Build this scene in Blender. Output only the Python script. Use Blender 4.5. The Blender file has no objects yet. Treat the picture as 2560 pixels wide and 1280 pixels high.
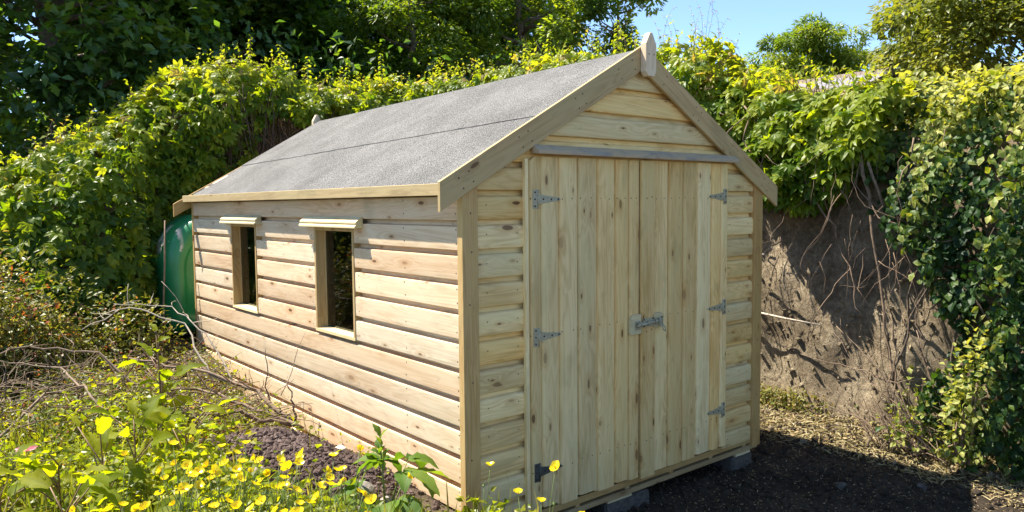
import bpy, bmesh, math, random
import numpy as np
from mathutils import Vector, Matrix, Euler
from mathutils import noise as mnoise
SC = bpy.context.scene
COL = SC.collection
random.seed(5)
rng = np.random.default_rng(11)
R = math.radians

# ------------------------------------------------------------------ camera, light, exposure
cd = bpy.data.cameras.new('camera'); cam = bpy.data.objects.new('camera', cd); COL.objects.link(cam)
cd.sensor_width = 36; cd.sensor_fit = 'HORIZONTAL'; cd.lens = 1893.4 / 2560 * 36
cam.location = (-2.4878, -3.4703, 1.5687)
cam.rotation_euler = (R(86.0871), R(0.5309), R(-39.4388))
cd.clip_start = 0.05; cd.clip_end = 2000
SC.camera = cam
SUN = Vector((-0.30, 0.56, 1.0)).normalized()          # direction towards the sun
el = math.asin(SUN.z); az = math.atan2(SUN.x, SUN.y)   # azimuth from +y, clockwise
w = bpy.data.worlds.new('World'); SC.world = w; w.use_nodes = True
nt = w.node_tree; bg = nt.nodes['Background']
sky = nt.nodes.new('ShaderNodeTexSky'); sky.sky_type = 'NISHITA'; sky.sun_disc = False
sky.sun_elevation = el; sky.sun_rotation = az
sky.air_density = 0.68; sky.dust_density = 0.0; sky.ozone_density = 2.6
nt.links.new(sky.outputs[0], bg.inputs[0]); bg.inputs[1].default_value = 0.115
sd = bpy.data.lights.new('sun', 'SUN'); sd.energy = 5.0; sd.angle = R(0.5); sd.color = (1.0, 0.93, 0.82)
so = bpy.data.objects.new('sun', sd); COL.objects.link(so)
so.rotation_euler = SUN.to_track_quat('Z', 'Y').to_euler(); so.location = (-10, 22, 40)
SC.view_settings.view_transform = 'Standard'; SC.view_settings.look = 'None'
SC.view_settings.gamma = 1; SC.view_settings.use_curve_mapping = False
SC.view_settings.exposure = 1.5
SC.cycles.max_bounces = 7; SC.cycles.diffuse_bounces = 4; SC.cycles.transmission_bounces = 5
SC.cycles.glossy_bounces = 3; SC.cycles.transparent_max_bounces = 6
SC.cycles.sample_clamp_indirect = 6

# ------------------------------------------------------------------ helpers
WM = {}
def link(name, data, M=None, parent=None, mats=None):
    o = bpy.data.objects.new(name, data); COL.objects.link(o)
    M = M if M is not None else Matrix.Identity(4)
    WM[o] = M
    if parent is not None:
        o.parent = parent; o.matrix_basis = WM[parent].inverted() @ M
    else:
        o.matrix_basis = M
    if mats is not None and data is not None and len(data.materials) == 0:
        for m in (mats if isinstance(mats, (list, tuple)) else [mats]): data.materials.append(m)
    return o
def tag(o, label=None, cat=None, group=None, kind=None):
    for k, v in (('label', label), ('category', cat), ('group', group), ('kind', kind)):
        if v: o[k] = v
    return o
def thing(name, label, cat, loc, group=None):
    return tag(link(name, None, Matrix.Translation(loc)), label, cat, group)
def copy_tree(o, M, label=None, group=None):
    c = o.copy(); COL.objects.link(c); c.matrix_basis = M; WM[c] = M
    if label: c['label'] = label
    if group: c['group'] = group
    for ch in list(o.children):
        d = ch.copy(); COL.objects.link(d); d.parent = c
        for g in list(ch.children):
            e = g.copy(); COL.objects.link(e); e.parent = d
    return c
class MB:
    """collects shapes into one mesh"""
    def __init__(s): s.v = []; s.f = []; s.m = []; s.sm = []
    def add(s, V, F, mi=0, smooth=False):
        b = len(s.v); s.v += [tuple(p) for p in V]
        for f in F: s.f.append([b + i for i in f]); s.m.append(mi); s.sm.append(smooth)
    def box(s, lo, hi, mi=0):
        x0, y0, z0 = lo; x1, y1, z1 = hi
        s.add([(x0,y0,z0),(x1,y0,z0),(x1,y1,z0),(x0,y1,z0),(x0,y0,z1),(x1,y0,z1),(x1,y1,z1),(x0,y1,z1)],
              [(0,3,2,1),(4,5,6,7),(0,1,5,4),(1,2,6,5),(2,3,7,6),(3,0,4,7)], mi)
    def tube(s, P, rad, n=5, mi=0, cap=True):
        P = [Vector(p) for p in P]; k = len(P)
        if not hasattr(rad, '__len__'): rad = [rad] * k
        V = []; up = Vector((0.31, 0.17, 0.93))
        for i in range(k):
            t = (P[min(i+1, k-1)] - P[max(i-1, 0)]).normalized()
            a = t.cross(up)
            if a.length < 0.05: a = t.cross(Vector((1, 0.2, 0)))
            a.normalize(); b = t.cross(a)
            for j in range(n):
                an = 2*math.pi*j/n; V.append(P[i] + (a*math.cos(an) + b*math.sin(an))*rad[i])
        F = [(i*n+j, i*n+(j+1) % n, (i+1)*n+(j+1) % n, (i+1)*n+j) for i in range(k-1) for j in range(n)]
        if cap: F += [tuple(range(n))[::-1], tuple((k-1)*n + j for j in range(n))]
        s.add(V, F, mi, True)
    def prism(s, poly, h0, h1, frame=None, mi=0):
        """poly (u,v) extruded along w from h0 to h1; frame maps (u,v,w)->xyz"""
        fr = frame or (lambda u, v, w_: (u, v, w_)); n = len(poly)
        V = [fr(u, v, h0) for u, v in poly] + [fr(u, v, h1) for u, v in poly]
        F = [tuple(range(n))[::-1], tuple(range(n, 2*n))] + [(i, (i+1) % n, n+(i+1) % n, n+i) for i in range(n)]
        s.add(V, F, mi)
    def mesh(s, name, fix=True):
        me = bpy.data.meshes.new(name); me.from_pydata(s.v, [], s.f); me.update()
        me.polygons.foreach_set('material_index', s.m); me.polygons.foreach_set('use_smooth', s.sm)
        if fix:
            bm = bmesh.new(); bm.from_mesh(me); bmesh.ops.recalc_face_normals(bm, faces=bm.faces); bm.to_mesh(me); bm.free()
        return me
    def build(s, name, mats, M=None, parent=None, bevel=0):
        """vertices are world coordinates; the object gets its origin at M (default: parent's)"""
        if M is None: M = WM[parent] if parent is not None else Matrix.Identity(4)
        Mi = M.inverted(); s.v = [tuple(Mi @ Vector(p)) for p in s.v]
        me = s.mesh(name)
        if bevel:
            bm = bmesh.new(); bm.from_mesh(me)
            es = [e for e in bm.edges if len(e.link_faces) == 2 and e.calc_face_angle(0) > 0.6]
            bmesh.ops.bevel(bm, geom=es, offset=bevel, segments=1, affect='EDGES'); bm.to_mesh(me); bm.free()
        return link(name, me, M, parent, mats)

def norm(a): return a / np.maximum(np.linalg.norm(a, axis=-1, keepdims=True), 1e-9)
def np_mesh(name, V, T, attrs=None, smooth=False):
    me = bpy.data.meshes.new(name)
    V = np.ascontiguousarray(V, np.float32); T = np.ascontiguousarray(T, np.int32)
    k = T.shape[1]
    me.vertices.add(len(V)); me.vertices.foreach_set('co', V.ravel())
    me.loops.add(T.size); me.loops.foreach_set('vertex_index', T.ravel())
    me.polygons.add(len(T)); me.polygons.foreach_set('loop_start', np.arange(0, T.size, k, dtype=np.int32))
    me.polygons.foreach_set('loop_total', np.full(len(T), k, np.int32))
    me.polygons.foreach_set('use_smooth', np.full(len(T), smooth, bool))
    me.update(calc_edges=True)
    for an, av in (attrs or {}).items():
        a = me.attributes.new(an, 'FLOAT', 'POINT'); a.data.foreach_set('value', np.ascontiguousarray(av, np.float32))
    return me
def basis(fwd, nrm):
    y = norm(fwd); x = np.cross(y, nrm); x = norm(x + 1e-6); z = np.cross(x, y)
    return np.stack([x, y, z], axis=2)
def scatter_mesh(name, tmpl, P, fwd, nrm, scale, tint, origin=(0, 0, 0)):
    """many copies of a small leaf template joined into one mesh"""
    TV, TT, TR = tmpl; N = len(P)
    B = basis(fwd, nrm); sc = np.broadcast_to(np.asarray(scale, float), (N,))
    V = np.einsum('nij,vj->nvi', B, TV) * sc[:, None, None] + P[:, None, :] - np.asarray(origin)
    T = TT[None] + (np.arange(N) * len(TV))[:, None, None]
    return np_mesh(name, V.reshape(-1, 3), T.reshape(-1, 3),
                   {'tint': np.repeat(tint, len(TV)), 'rim': np.tile(TR, N)})

# leaf templates: x across, y along the leaf, z up; triangles; rim = 0 at the midrib, 1 at the edge
def leaf_tm(w_=0.28, fold=0.10, droop=0.12, mid=0.42):
    V = np.array([(0,0,0),(-w_,mid,fold),(0,mid,0),(w_,mid,fold),(-w_*.62,mid+.3,fold*.6-droop*.5),(w_*.62,mid+.3,fold*.6-droop*.5),(0,.74,-droop*.45),(0,1,-droop)], float)
    T = np.array([(0,2,1),(0,3,2),(1,2,6),(1,6,4),(2,3,5),(2,5,6),(4,6,7),(6,5,7)])
    return V, T, np.array([0,1,0,1,1,1,0,1.])
def simple_tm(w_=0.3, fold=0.1, droop=0.15):
    V = np.array([(0,0,0),(-w_,.45,fold),(0,.5,0),(w_,.45,fold),(0,1,-droop)], float)
    return V, np.array([(0,2,1),(0,3,2),(1,2,4),(2,3,4)]), np.array([0,1,0,1,1.])
def palmate_tm(angs=(-75,-38,0,38,75), lens=(.62,.88,1,.88,.62), w_=0.2):
    Vs = []; Ts = []; Rs = []; base = 0
    for a, l in zip(angs, lens):
        V, T, Rr = leaf_tm(w_*1.05, .05, .22, .5); V = V.copy()*l
        ca, sa = math.cos(R(a)), math.sin(R(a))
        V = np.stack([V[:,0]*ca + V[:,1]*sa, -V[:,0]*sa + V[:,1]*ca, V[:,2] + .02*abs(a)/75], 1)
        Vs.append(V); Ts.append(T+base); Rs.append(Rr); base += len(V)
    return np.concatenate(Vs), np.concatenate(Ts), np.concatenate(Rs)
def lobed_tm(pts, cup=0.12, centre=(0, .42)):
    V = [(centre[0], centre[1], 0)]
    for x, y in pts:
        d = math.hypot(x-centre[0], y-centre[1]); V.append((x, y, cup*d - .25*max(0, y-.4)**1.3))
    n = len(pts); T = [(0, 1+(i+1) % n, 1+i) for i in range(n)]
    return np.array(V, float), np.array(T), np.array([0.] + [1.]*n)
MAPLE = lobed_tm([(0,0),(.2,.06),(.5,.02),(.36,.2),(.62,.48),(.33,.52),(.24,.6),(0,1),(-.24,.6),(-.33,.52),(-.62,.48),(-.36,.2),(-.5,.02),(-.2,.06)])
IVY = lobed_tm([(0,0),(.3,-.06),(.46,.16),(.34,.42),(.2,.66),(0,1),(-.2,.66),(-.34,.42),(-.46,.16),(-.3,-.06)], cup=.16)
OVAL = leaf_tm(.27, .08, .14); SIMPLE = simple_tm(); NARROW = simple_tm(.14, .05, .18); PALM = palmate_tm()
def blade_tm(w_=.018):
    V = []; 
    for i, (y, z) in enumerate([(0,0),(.4,.03),(.75,.0),(1,-.12)]):
        ww = w_*(1, .95, .6, .05)[i]; V += [(-ww, y, z), (ww, y, z)]
    T = [];
    for i in range(3): a = 2*i; T += [(a, a+1, a+3), (a, a+3, a+2)]
    return np.array(V, float), np.array(T), np.zeros(8)
BLADE = blade_tm()

# ------------------------------------------------------------------ materials
def mat(name):
    m = bpy.data.materials.new(name); m.use_nodes = True
    return m, m.node_tree.nodes, m.node_tree.links, m.node_tree.nodes['Principled BSDF']
def nd(N, t, **kw):
    n = N.new(t)
    for k, v in kw.items(): setattr(n, k, v)
    return n
def ramp(N, stops):
    r = N.new('ShaderNodeValToRGB'); e = r.color_ramp.elements
    while len(e) < len(stops): e.new(0.5)
    for i, (p, c) in enumerate(stops):
        e[i].position = p; e[i].color = (*c, 1) if len(c) == 3 else c
    return r
def mth(N, L, op, a, b=None, c=None):
    n = N.new('ShaderNodeMath'); n.operation = op
    for i, x in enumerate((a, b, c)):
        if x is None: continue
        if isinstance(x, (int, float)): n.inputs[i].default_value = x
        else: L.new(x, n.inputs[i])
    return n.outputs[0]
def mixc(N, L, fac, a, b, mode='MIX'):
    n = N.new('ShaderNodeMix'); n.data_type = 'RGBA'; n.blend_type = mode
    for s, x in (('Factor', fac), ('A', a), ('B', b)):
        i = [q for q in n.inputs if q.name == s and (q.type == 'RGBA' if s != 'Factor' else q.type == 'VALUE')][0]
        if isinstance(x, (int, float)): i.default_value = x
        elif isinstance(x, tuple): i.default_value = (*x, 1)
        else: L.new(x, i)
    return [q for q in n.outputs if q.type == 'RGBA'][0]
def noise(N, L, vec, scale, detail=4, rough=.55, dist=0):
    n = N.new('ShaderNodeTexNoise'); n.inputs['Scale'].default_value = scale
    n.inputs['Detail'].default_value = detail; n.inputs['Roughness'].default_value = rough; n.inputs['Distortion'].default_value = dist
    if vec is not None: L.new(vec, n.inputs['Vector'])
    return n
def smooth(N, L, x, a, b):
    n = N.new('ShaderNodeMapRange'); n.interpolation_type = 'SMOOTHSTEP'
    n.inputs['From Min'].default_value = a; n.inputs['From Max'].default_value = b
    L.new(x, n.inputs['Value']); return n.outputs[0]

def wood(name, light, dark, green, green_amt, rough=.75, knot=1.0, grey=None):
    """sawn softwood, grain along the object's own x axis, each board different"""
    m, N, L, P = mat(name)
    tc = nd(N, 'ShaderNodeTexCoord'); oi = nd(N, 'ShaderNodeObjectInfo')
    off = nd(N, 'ShaderNodeVectorMath', operation='SCALE'); off.inputs[0].default_value = (91, 47, 63); L.new(oi.outputs['Random'], off.inputs['Scale'])
    ad = nd(N, 'ShaderNodeVectorMath', operation='ADD'); L.new(tc.outputs['Object'], ad.inputs[0]); L.new(off.outputs[0], ad.inputs[1])
    def sc(v):
        q = nd(N, 'ShaderNodeVectorMath', operation='MULTIPLY'); L.new(ad.outputs[0], q.inputs[0]); q.inputs[1].default_value = v; return q.outputs[0]
    # knots, and the grain bends round them
    vo = nd(N, 'ShaderNodeTexVoronoi', voronoi_dimensions='2D'); L.new(sc((2.6, 7.5, 0)), vo.inputs['Vector']); vo.inputs['Scale'].default_value = 1.0
    sep = nd(N, 'ShaderNodeSeparateColor'); L.new(vo.outputs['Color'], sep.inputs[0])
    kd = mth(N, L, 'ADD', vo.outputs['Distance'], mth(N, L, 'MULTIPLY', mth(N, L, 'LESS_THAN', sep.outputs[0], 1 - .40*knot), 5.0))
    rad = mth(N, L, 'MULTIPLY_ADD', mth(N, L, 'POWER', sep.outputs[1], 2.0), .085, .044)
    rel = mth(N, L, 'DIVIDE', kd, rad)
    kcore = mth(N, L, 'SUBTRACT', 1.0, smooth(N, L, rel, .65, 1.05))
    khalo = mth(N, L, 'SUBTRACT', 1.0, smooth(N, L, rel, .8, 3.2))
    bend = mth(N, L, 'DIVIDE', .05, mth(N, L, 'ADD', kd, .12))
    fig = noise(N, L, sc((.55, 7.5, 6.0)), 1.0, 2.5, .5, .6)
    rings = mth(N, L, 'SINE', mth(N, L, 'MULTIPLY', mth(N, L, 'ADD', fig.outputs[0], bend), 85.0))
    rings = mth(N, L, 'MULTIPLY_ADD', rings, .5, .5)
    grain = noise(N, L, sc((2.2, 70, 70)), 1.0, 5, .6)
    broad = noise(N, L, sc((1.3, 5.5, 5)), 1.0, 3, .6)
    blot = noise(N, L, sc((4.5, 12, 12)), 1.0, 5, .65, .8)
    g = mth(N, L, 'ADD', mth(N, L, 'MULTIPLY', rings, .20), mth(N, L, 'ADD', mth(N, L, 'MULTIPLY', grain.outputs[0], .5), mth(N, L, 'MULTIPLY_ADD', broad.outputs[0], .85, -.16)))
    r = ramp(N, [(.38, dark), (.62, tuple((a+b)/2*1.03 for a, b in zip(light, dark))), (.86, light)]); L.new(g, r.inputs[0])
    c = mixc(N, L, mth(N, L, 'MULTIPLY', smooth(N, L, broad.outputs[0], .42, .62), green_amt), r.outputs[0], green, 'MIX')
    c = mixc(N, L, mth(N, L, 'MULTIPLY', smooth(N, L, blot.outputs[0], .56, .72), .38), c, tuple(x*.62 for x in dark), 'MIX')
    stn = noise(N, L, sc((1.1, 3.0, 3)), 1.0, 4, .6, .5)
    c = mixc(N, L, mth(N, L, 'MULTIPLY', smooth(N, L, stn.outputs[0], .56, .70), .42), c, tuple(x*.60 for x in green))
    c = mixc(N, L, mth(N, L, 'MULTIPLY', khalo, .45), c, (dark[0]*.85, dark[1]*.66, dark[2]*.5))
    c = mixc(N, L, mth(N, L, 'MULTIPLY', kcore, mth(N, L, 'MULTIPLY_ADD', sep.outputs[2], .6, .3)), c, (.12, .055, .022))
    if grey:
        c = mixc(N, L, smooth(N, L, blot.outputs[0], .3, .6), c, grey)
    hv = nd(N, 'ShaderNodeHueSaturation'); L.new(c, hv.inputs['Color'])
    L.new(mth(N, L, 'MULTIPLY_ADD', oi.outputs['Random'], .32, .82), hv.inputs['Value'])
    rnd2 = mth(N, L, 'FRACT', mth(N, L, 'MULTIPLY', oi.outputs['Random'], 17.3))
    L.new(mth(N, L, 'MULTIPLY_ADD', rnd2, .25, .86), hv.inputs['Saturation'])
    L.new(mth(N, L, 'MULTIPLY_ADD', rnd2, -.016, .507), hv.inputs['Hue'])
    L.new(hv.outputs[0], P.inputs['Base Color']); P.inputs['Roughness'].default_value = rough
    P.inputs['Specular IOR Level'].default_value = .25
    bp = nd(N, 'ShaderNodeBump'); bp.inputs['Strength'].default_value = .35; bp.inputs['Distance'].default_value = .0025
    L.new(mth(N, L, 'ADD', grain.outputs[0], mth(N, L, 'MULTIPLY', kcore, .6)), bp.inputs['Height']); L.new(bp.outputs[0], P.inputs['Normal'])
    return m
M_CLAD = wood('cladding_wood', (.84, .65, .425), (.64, .45, .26), (.71, .585, .375), .3, knot=.85)
M_FRONT = wood('shaded_front_wood', (.93, .69, .325), (.65, .44, .165), (.75, .60, .265), .5, knot=1.4)  # front boards and doors; warmed and lightened in colour to offset blue skylight
M_TRIM = wood('trim_wood', (.58, .395, .175), (.39, .25, .095), (.45, .34, .14), .5, knot=.8)
M_GREY = wood('weathered_wood', (.34, .31, .25), (.22, .19, .15), (.30, .28, .23), .5, grey=(.46, .355, .215))
M_RAW = wood('fresh_cut_wood', (.74, .61, .33), (.58, .45, .22), (.66, .57, .30), .4, knot=.2)

def simple(name, col, rough=.6, metal=0, spec=.5, var=.0, scale=30, bump=0, col2=None):
    m, N, L, P = mat(name); P.inputs['Roughness'].default_value = rough; P.inputs['Metallic'].default_value = metal
    P.inputs['Specular IOR Level'].default_value = spec
    tc = nd(N, 'ShaderNodeTexCoord'); n = noise(N, L, tc.outputs['Object'], scale, 6, .62)
    c2 = col2 or tuple(x*(1-var) for x in col)
    r = ramp(N, [(.34, c2), (.66, col)]); L.new(n.outputs[0], r.inputs[0]); L.new(r.outputs[0], P.inputs['Base Color'])
    if bump:
        b = nd(N, 'ShaderNodeBump'); b.inputs['Strength'].default_value = .7; b.inputs['Distance'].default_value = bump
        L.new(n.outputs[0], b.inputs['Height']); L.new(b.outputs[0], P.inputs['Normal'])
    return m
M_STEEL = simple('galvanised_steel', (.47, .43, .29), .5, .15, var=.3, scale=60)
M_DARKST = simple('dull_steel', (.10, .105, .095), .55, .3, var=.4, scale=60)
M_NAIL = simple('nail_steel', (.035, .028, .022), .6, .3)
M_BARK = simple('bark', (.20, .145, .10), .9, var=.6, scale=14, bump=.02)
M_TWIG = simple('dry_twig', (.26, .18, .115), .85, var=.5, scale=25)
M_PALE = simple('bleached_twig', (.56, .47, .36), .85, var=.4, scale=20)
M_ROOT = simple('root_bark', (.25, .17, .11), .9, var=.5, scale=20)
M_DEAD = simple('dead_stem', (.105, .072, .048), .95, var=.5, scale=12)
M_STEMG = simple('green_stem', (.16, .22, .05), .6, var=.4, scale=15)
M_STEMR = simple('reddish_stem', (.22, .12, .055), .6, var=.4, scale=15)
M_STONE = simple('grey_stone', (.34, .30, .27), .9, var=.5, scale=9, bump=.02)
M_BLOCK = simple('concrete', (.125, .112, .092), .95, var=.5, scale=45, bump=.006)
M_INT = simple('dark_interior_wood', (.16, .12, .08), .9, var=.3)
M_BITU = simple('bitumen', (.012, .012, .013), .55)

def felt_mat():
    m, N, L, P = mat('mineral_felt'); tc = nd(N, 'ShaderNodeTexCoord')
    a = noise(N, L, tc.outputs['Object'], 150, 3, .7); b = noise(N, L, tc.outputs['Object'], 330, 2, .8); c = noise(N, L, tc.outputs['Object'], 2.2, 4, .6)
    h = mth(N, L, 'ADD', mth(N, L, 'MULTIPLY', a.outputs[0], .55), mth(N, L, 'MULTIPLY', b.outputs[0], .45))
    h2 = mth(N, L, 'ADD', h, mth(N, L, 'MULTIPLY_ADD', c.outputs[0], .10, -.05))
    r = ramp(N, [(.42, (.035, .034, .033)), (.50, (.108, .105, .098)), (.58, (.29, .285, .27))]); L.new(h2, r.inputs[0])
    L.new(r.outputs[0], P.inputs['Base Color']); P.inputs['Roughness'].default_value = .95; P.inputs['Specular IOR Level'].default_value = .08
    bp = nd(N, 'ShaderNodeBump'); bp.inputs['Strength'].default_value = .6; bp.inputs['Distance'].default_value = .003
    L.new(h, bp.inputs['Height']); L.new(bp.outputs[0], P.inputs['Normal'])
    return m
M_FELT = felt_mat()

def glass_mat():
    m, N, L, P = mat('window_glass'); 
    P.inputs['Base Color'].default_value = (.38, .42, .40, 1); P.inputs['Roughness'].default_value = .02  # glass tinted so the room behind reads as unlit
    P.inputs['Transmission Weight'].default_value = 1.0; P.inputs['IOR'].default_value = 1.33
    return m
M_GLASS = glass_mat()

def leaf_mat(name, stops, trans=.45, tcol=(1.9, 1.75, .35), rough=.42, rimcol=None, spec=.45):
    m, N, L, P = mat(name)
    at = nd(N, 'ShaderNodeAttribute', attribute_name='tint'); r = ramp(N, stops); L.new(at.outputs['Fac'], r.inputs[0])
    c = r.outputs[0]
    ri = nd(N, 'ShaderNodeAttribute', attribute_name='rim')
    if rimcol:   # variegated edge
        c = mixc(N, L, mth(N, L, 'MULTIPLY', smooth(N, L, ri.outputs['Fac'], .35, .8), smooth(N, L, at.outputs['Fac'], .45, .75)), c, rimcol)
    else:
        c = mixc(N, L, mth(N, L, 'MULTIPLY', mth(N, L, 'SUBTRACT', 1.0, smooth(N, L, ri.outputs['Fac'], .0, .12)), .35), c, (.16, .2, .06))
    L.new(c, P.inputs['Base Color']); P.inputs['Roughness'].default_value = rough; P.inputs['Specular IOR Level'].default_value = spec
    t = nd(N, 'ShaderNodeBsdfTranslucent'); tcn = mixc(N, L, 1.0, c, tcol, 'MULTIPLY'); L.new(tcn, t.inputs['Color'])
    mx = nd(N, 'ShaderNodeMixShader'); mx.inputs[0].default_value = trans
    L.new(P.outputs[0], mx.inputs[1]); L.new(t.outputs[0], mx.inputs[2])
    L.new(mx.outputs[0], N['Material Output'].inputs['Surface'])
    return m
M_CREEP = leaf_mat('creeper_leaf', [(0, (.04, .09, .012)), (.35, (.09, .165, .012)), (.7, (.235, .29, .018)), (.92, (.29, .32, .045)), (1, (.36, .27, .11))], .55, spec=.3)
M_SYC = leaf_mat('sycamore_leaf', [(0, (.042, .098, .036)), (.5, (.085, .165, .045)), (1, (.22, .27, .03))], .55, (1.9, 1.8, .3), spec=.6)
M_LIGHT = leaf_mat('light_tree_leaf', [(0, (.04, .085, .015)), (.6, (.095, .16, .02)), (1, (.21, .26, .03))], .52)
M_OLIVE = leaf_mat('olive_shrub_leaf', [(0, (.06, .095, .018)), (.6, (.145, .18, .03)), (1, (.27, .27, .05))], .5, (1.5, 1.4, .4))
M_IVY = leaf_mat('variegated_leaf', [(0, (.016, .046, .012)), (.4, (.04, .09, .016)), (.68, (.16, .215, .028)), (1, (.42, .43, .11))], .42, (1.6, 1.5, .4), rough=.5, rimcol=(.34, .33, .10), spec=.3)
EUON = leaf_tm(.36, .07, .16, .45)
M_BRAM = leaf_mat('bramble_leaf', [(0, (.04, .065, .014)), (.5, (.11, .135, .024)), (.8, (.26, .25, .07)), (.93, (.34, .22, .10)), (1, (.36, .09, .05))], .42, (1.5, 1.4, .4), spec=.35)
M_HERB = leaf_mat('herb_leaf', [(0, (.085, .14, .012)), (.5, (.20, .25, .016)), (1, (.36, .34, .028))], .58, (1.7, 1.6, .3))
M_GRASS = leaf_mat('grass_blade', [(0, (.10, .14, .016)), (.7, (.22, .22, .03)), (1, (.42, .34, .13))], .5, (1.5, 1.4, .4))
M_LITTER = leaf_mat('dead_leaf_litter', [(0, (.13, .085, .045)), (.5, (.36, .25, .13)), (1, (.58, .46, .28))], .2, (1.2, 1.1, .7), spec=.2)
M_DOCK = leaf_mat('dock_leaf', [(0, (.12, .18, .010)), (.6, (.22, .27, .012)), (1, (.33, .34, .025))], .68, (1.7, 1.65, .25), rough=.6, spec=.2)
M_RASP = leaf_mat('raspberry_leaf', [(0, (.06, .14, .022)), (.6, (.12, .21, .03)), (1, (.20, .27, .04))], .5, (1.6, 1.5, .35), rough=.6, spec=.25)
M_PETAL = leaf_mat('buttercup_petal', [(0, (.82, .50, .01)), (.5, (.88, .68, .01)), (1, (.90, .78, .03))], .45, (1.1, 1.0, .5), rough=.22, rimcol=None)
M_PINK = leaf_mat('pink_petal', [(0, (.62, .16, .20)), (1, (.75, .33, .38))], .4, (1.2, 1.0, 1.0))

def soil_mat(name, c0, c1, c2, scale=1.0, bump=.03):
    m, N, L, P = mat(name); tc = nd(N, 'ShaderNodeTexCoord'); v = tc.outputs['Object']
    a = noise(N, L, v, 1.3*scale, 5, .6); b = noise(N, L, v, 11*scale, 6, .7); c = noise(N, L, v, 75*scale, 4, .75)
    h = mth(N, L, 'ADD', mth(N, L, 'MULTIPLY', a.outputs[0], .35), mth(N, L, 'ADD', mth(N, L, 'MULTIPLY', b.outputs[0], .35), mth(N, L, 'MULTIPLY', c.outputs[0], .30)))
    r = ramp(N, [(.36, c0), (.5, c1), (.66, c2)]); L.new(h, r.inputs[0]); L.new(r.outputs[0], P.inputs['Base Color'])
    P.inputs['Roughness'].default_value = .95; P.inputs['Specular IOR Level'].default_value = .15
    bp = nd(N, 'ShaderNodeBump'); bp.inputs['Strength'].default_value = .9; bp.inputs['Distance'].default_value = bump
    L.new(mth(N, L, 'ADD', mth(N, L, 'MULTIPLY', b.outputs[0], .7), mth(N, L, 'MULTIPLY', c.outputs[0], .3)), bp.inputs['Height']); L.new(bp.outputs[0], P.inputs['Normal'])
    return m
M_YARD = soil_mat('yard_soil', (.018, .014, .010), (.05, .038, .026), (.12, .09, .06), 1.5)
M_BED = soil_mat('bed_soil', (.04, .03, .022), (.09, .068, .045), (.17, .13, .085))
M_HEAP = soil_mat('heap_soil', (.055, .038, .034), (.13, .092, .08), (.25, .19, .165), 1.6)
M_BANK = soil_mat('bank_earth', (.06, .046, .030), (.23, .18, .115), (.57, .475, .32), 1.9, .05)

# ------------------------------------------------------------------ terrain
def sst(x, a, b):
    t = np.clip((x-a)/(b-a), 0, 1); return t*t*(3-2*t)
_ph = rng.uniform(0, 6.28, (24,)); _fr = rng.uniform(-1, 1, (24, 2)) * np.repeat([1.3, 3.1, 7.0], 8)[:, None]
def wob(x, y, amp=1.0):
    s = np.zeros_like(x, dtype=float)
    for k in range(24): s = s + np.sin(_fr[k,0]*x + _fr[k,1]*y + _ph[k]) * (.5, .22, .1)[k//8]
    return s * amp * .35
def zg(x, y):
    """height of the ground"""
    x = np.asarray(x, float); y = np.asarray(y, float)
    bed = -.03 - .22*sst(x, -1.5, -.1)*(1-sst(y, 2.8, 4.6)) + .12*sst(y, 3.2, 5.2)
    heap = .25*np.exp(-((x+.55)/.42)**2 - ((y-1.45)/.62)**2) + .13*np.exp(-((x+.3)/.3)**2 - ((y-.75)/.4)**2)
    bed = bed + .03*wob(x, y) + heap*(1 + .12*wob(x*4, y*4))
    yard = -.57 + .012*wob(x, y) + .20*sst(x, 3.62, 4.3)*(1-.5*sst(-y, .9, 1.6)) + .3*sst(y, 5.0, 6.2)
    # the bed ends along a line from the shed corner towards the viewer
    edge = np.where(y > -.12, .02, .02 + .06*np.minimum(-y-.12, 1.4)) + .03*wob(x*2, y*2)
    wdt = np.where(y > -.05, .10, .42)
    k = sst(x, edge, edge + wdt)
    return bed*(1-k) + yard*k
def grid_mesh(name, xs, ys, fz):
    X, Y = np.meshgrid(xs, ys, indexing='ij'); Z = fz(X, Y)
    V = np.stack([X, Y, Z], -1).reshape(-1, 3); nx, ny = len(xs), len(ys)
    i = (np.arange(nx-1)[:, None]*ny + np.arange(ny-1)[None]).ravel()
    return np_mesh(name, V, np.stack([i, i+ny, i+ny+1, i+1], 1), smooth=True)
xs = np.concatenate([[-400, -120, -40, -20, -12, -9], np.arange(-7, 5.4, .06), [7, 12, 30, 120, 400]])
ys = np.concatenate([[-400, -120, -40, -15, -8], np.arange(-6, 7.4, .06), [9, 14, 40, 120, 400]])
me = grid_mesh('ground', xs, ys, zg)
me.materials.append(M_YARD); me.materials.append(M_BED); me.materials.append(M_HEAP)
cen = np.zeros(len(me.polygons)*3, np.float32); me.polygons.foreach_get('center', cen); cen = cen.reshape(-1, 3)
mi = np.where(cen[:,0] < .12, 1, 0); hp = ((cen[:,0]+.5)/.62)**2 + ((cen[:,1]-1.3)/.95)**2 + .25*wob(cen[:,0]*5, cen[:,1]*5) < 1
mi = np.where((mi == 1) & hp, 2, mi); me.polygons.foreach_set('material_index', mi.astype(np.int32))
tag(link('ground', me), kind='structure')

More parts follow.
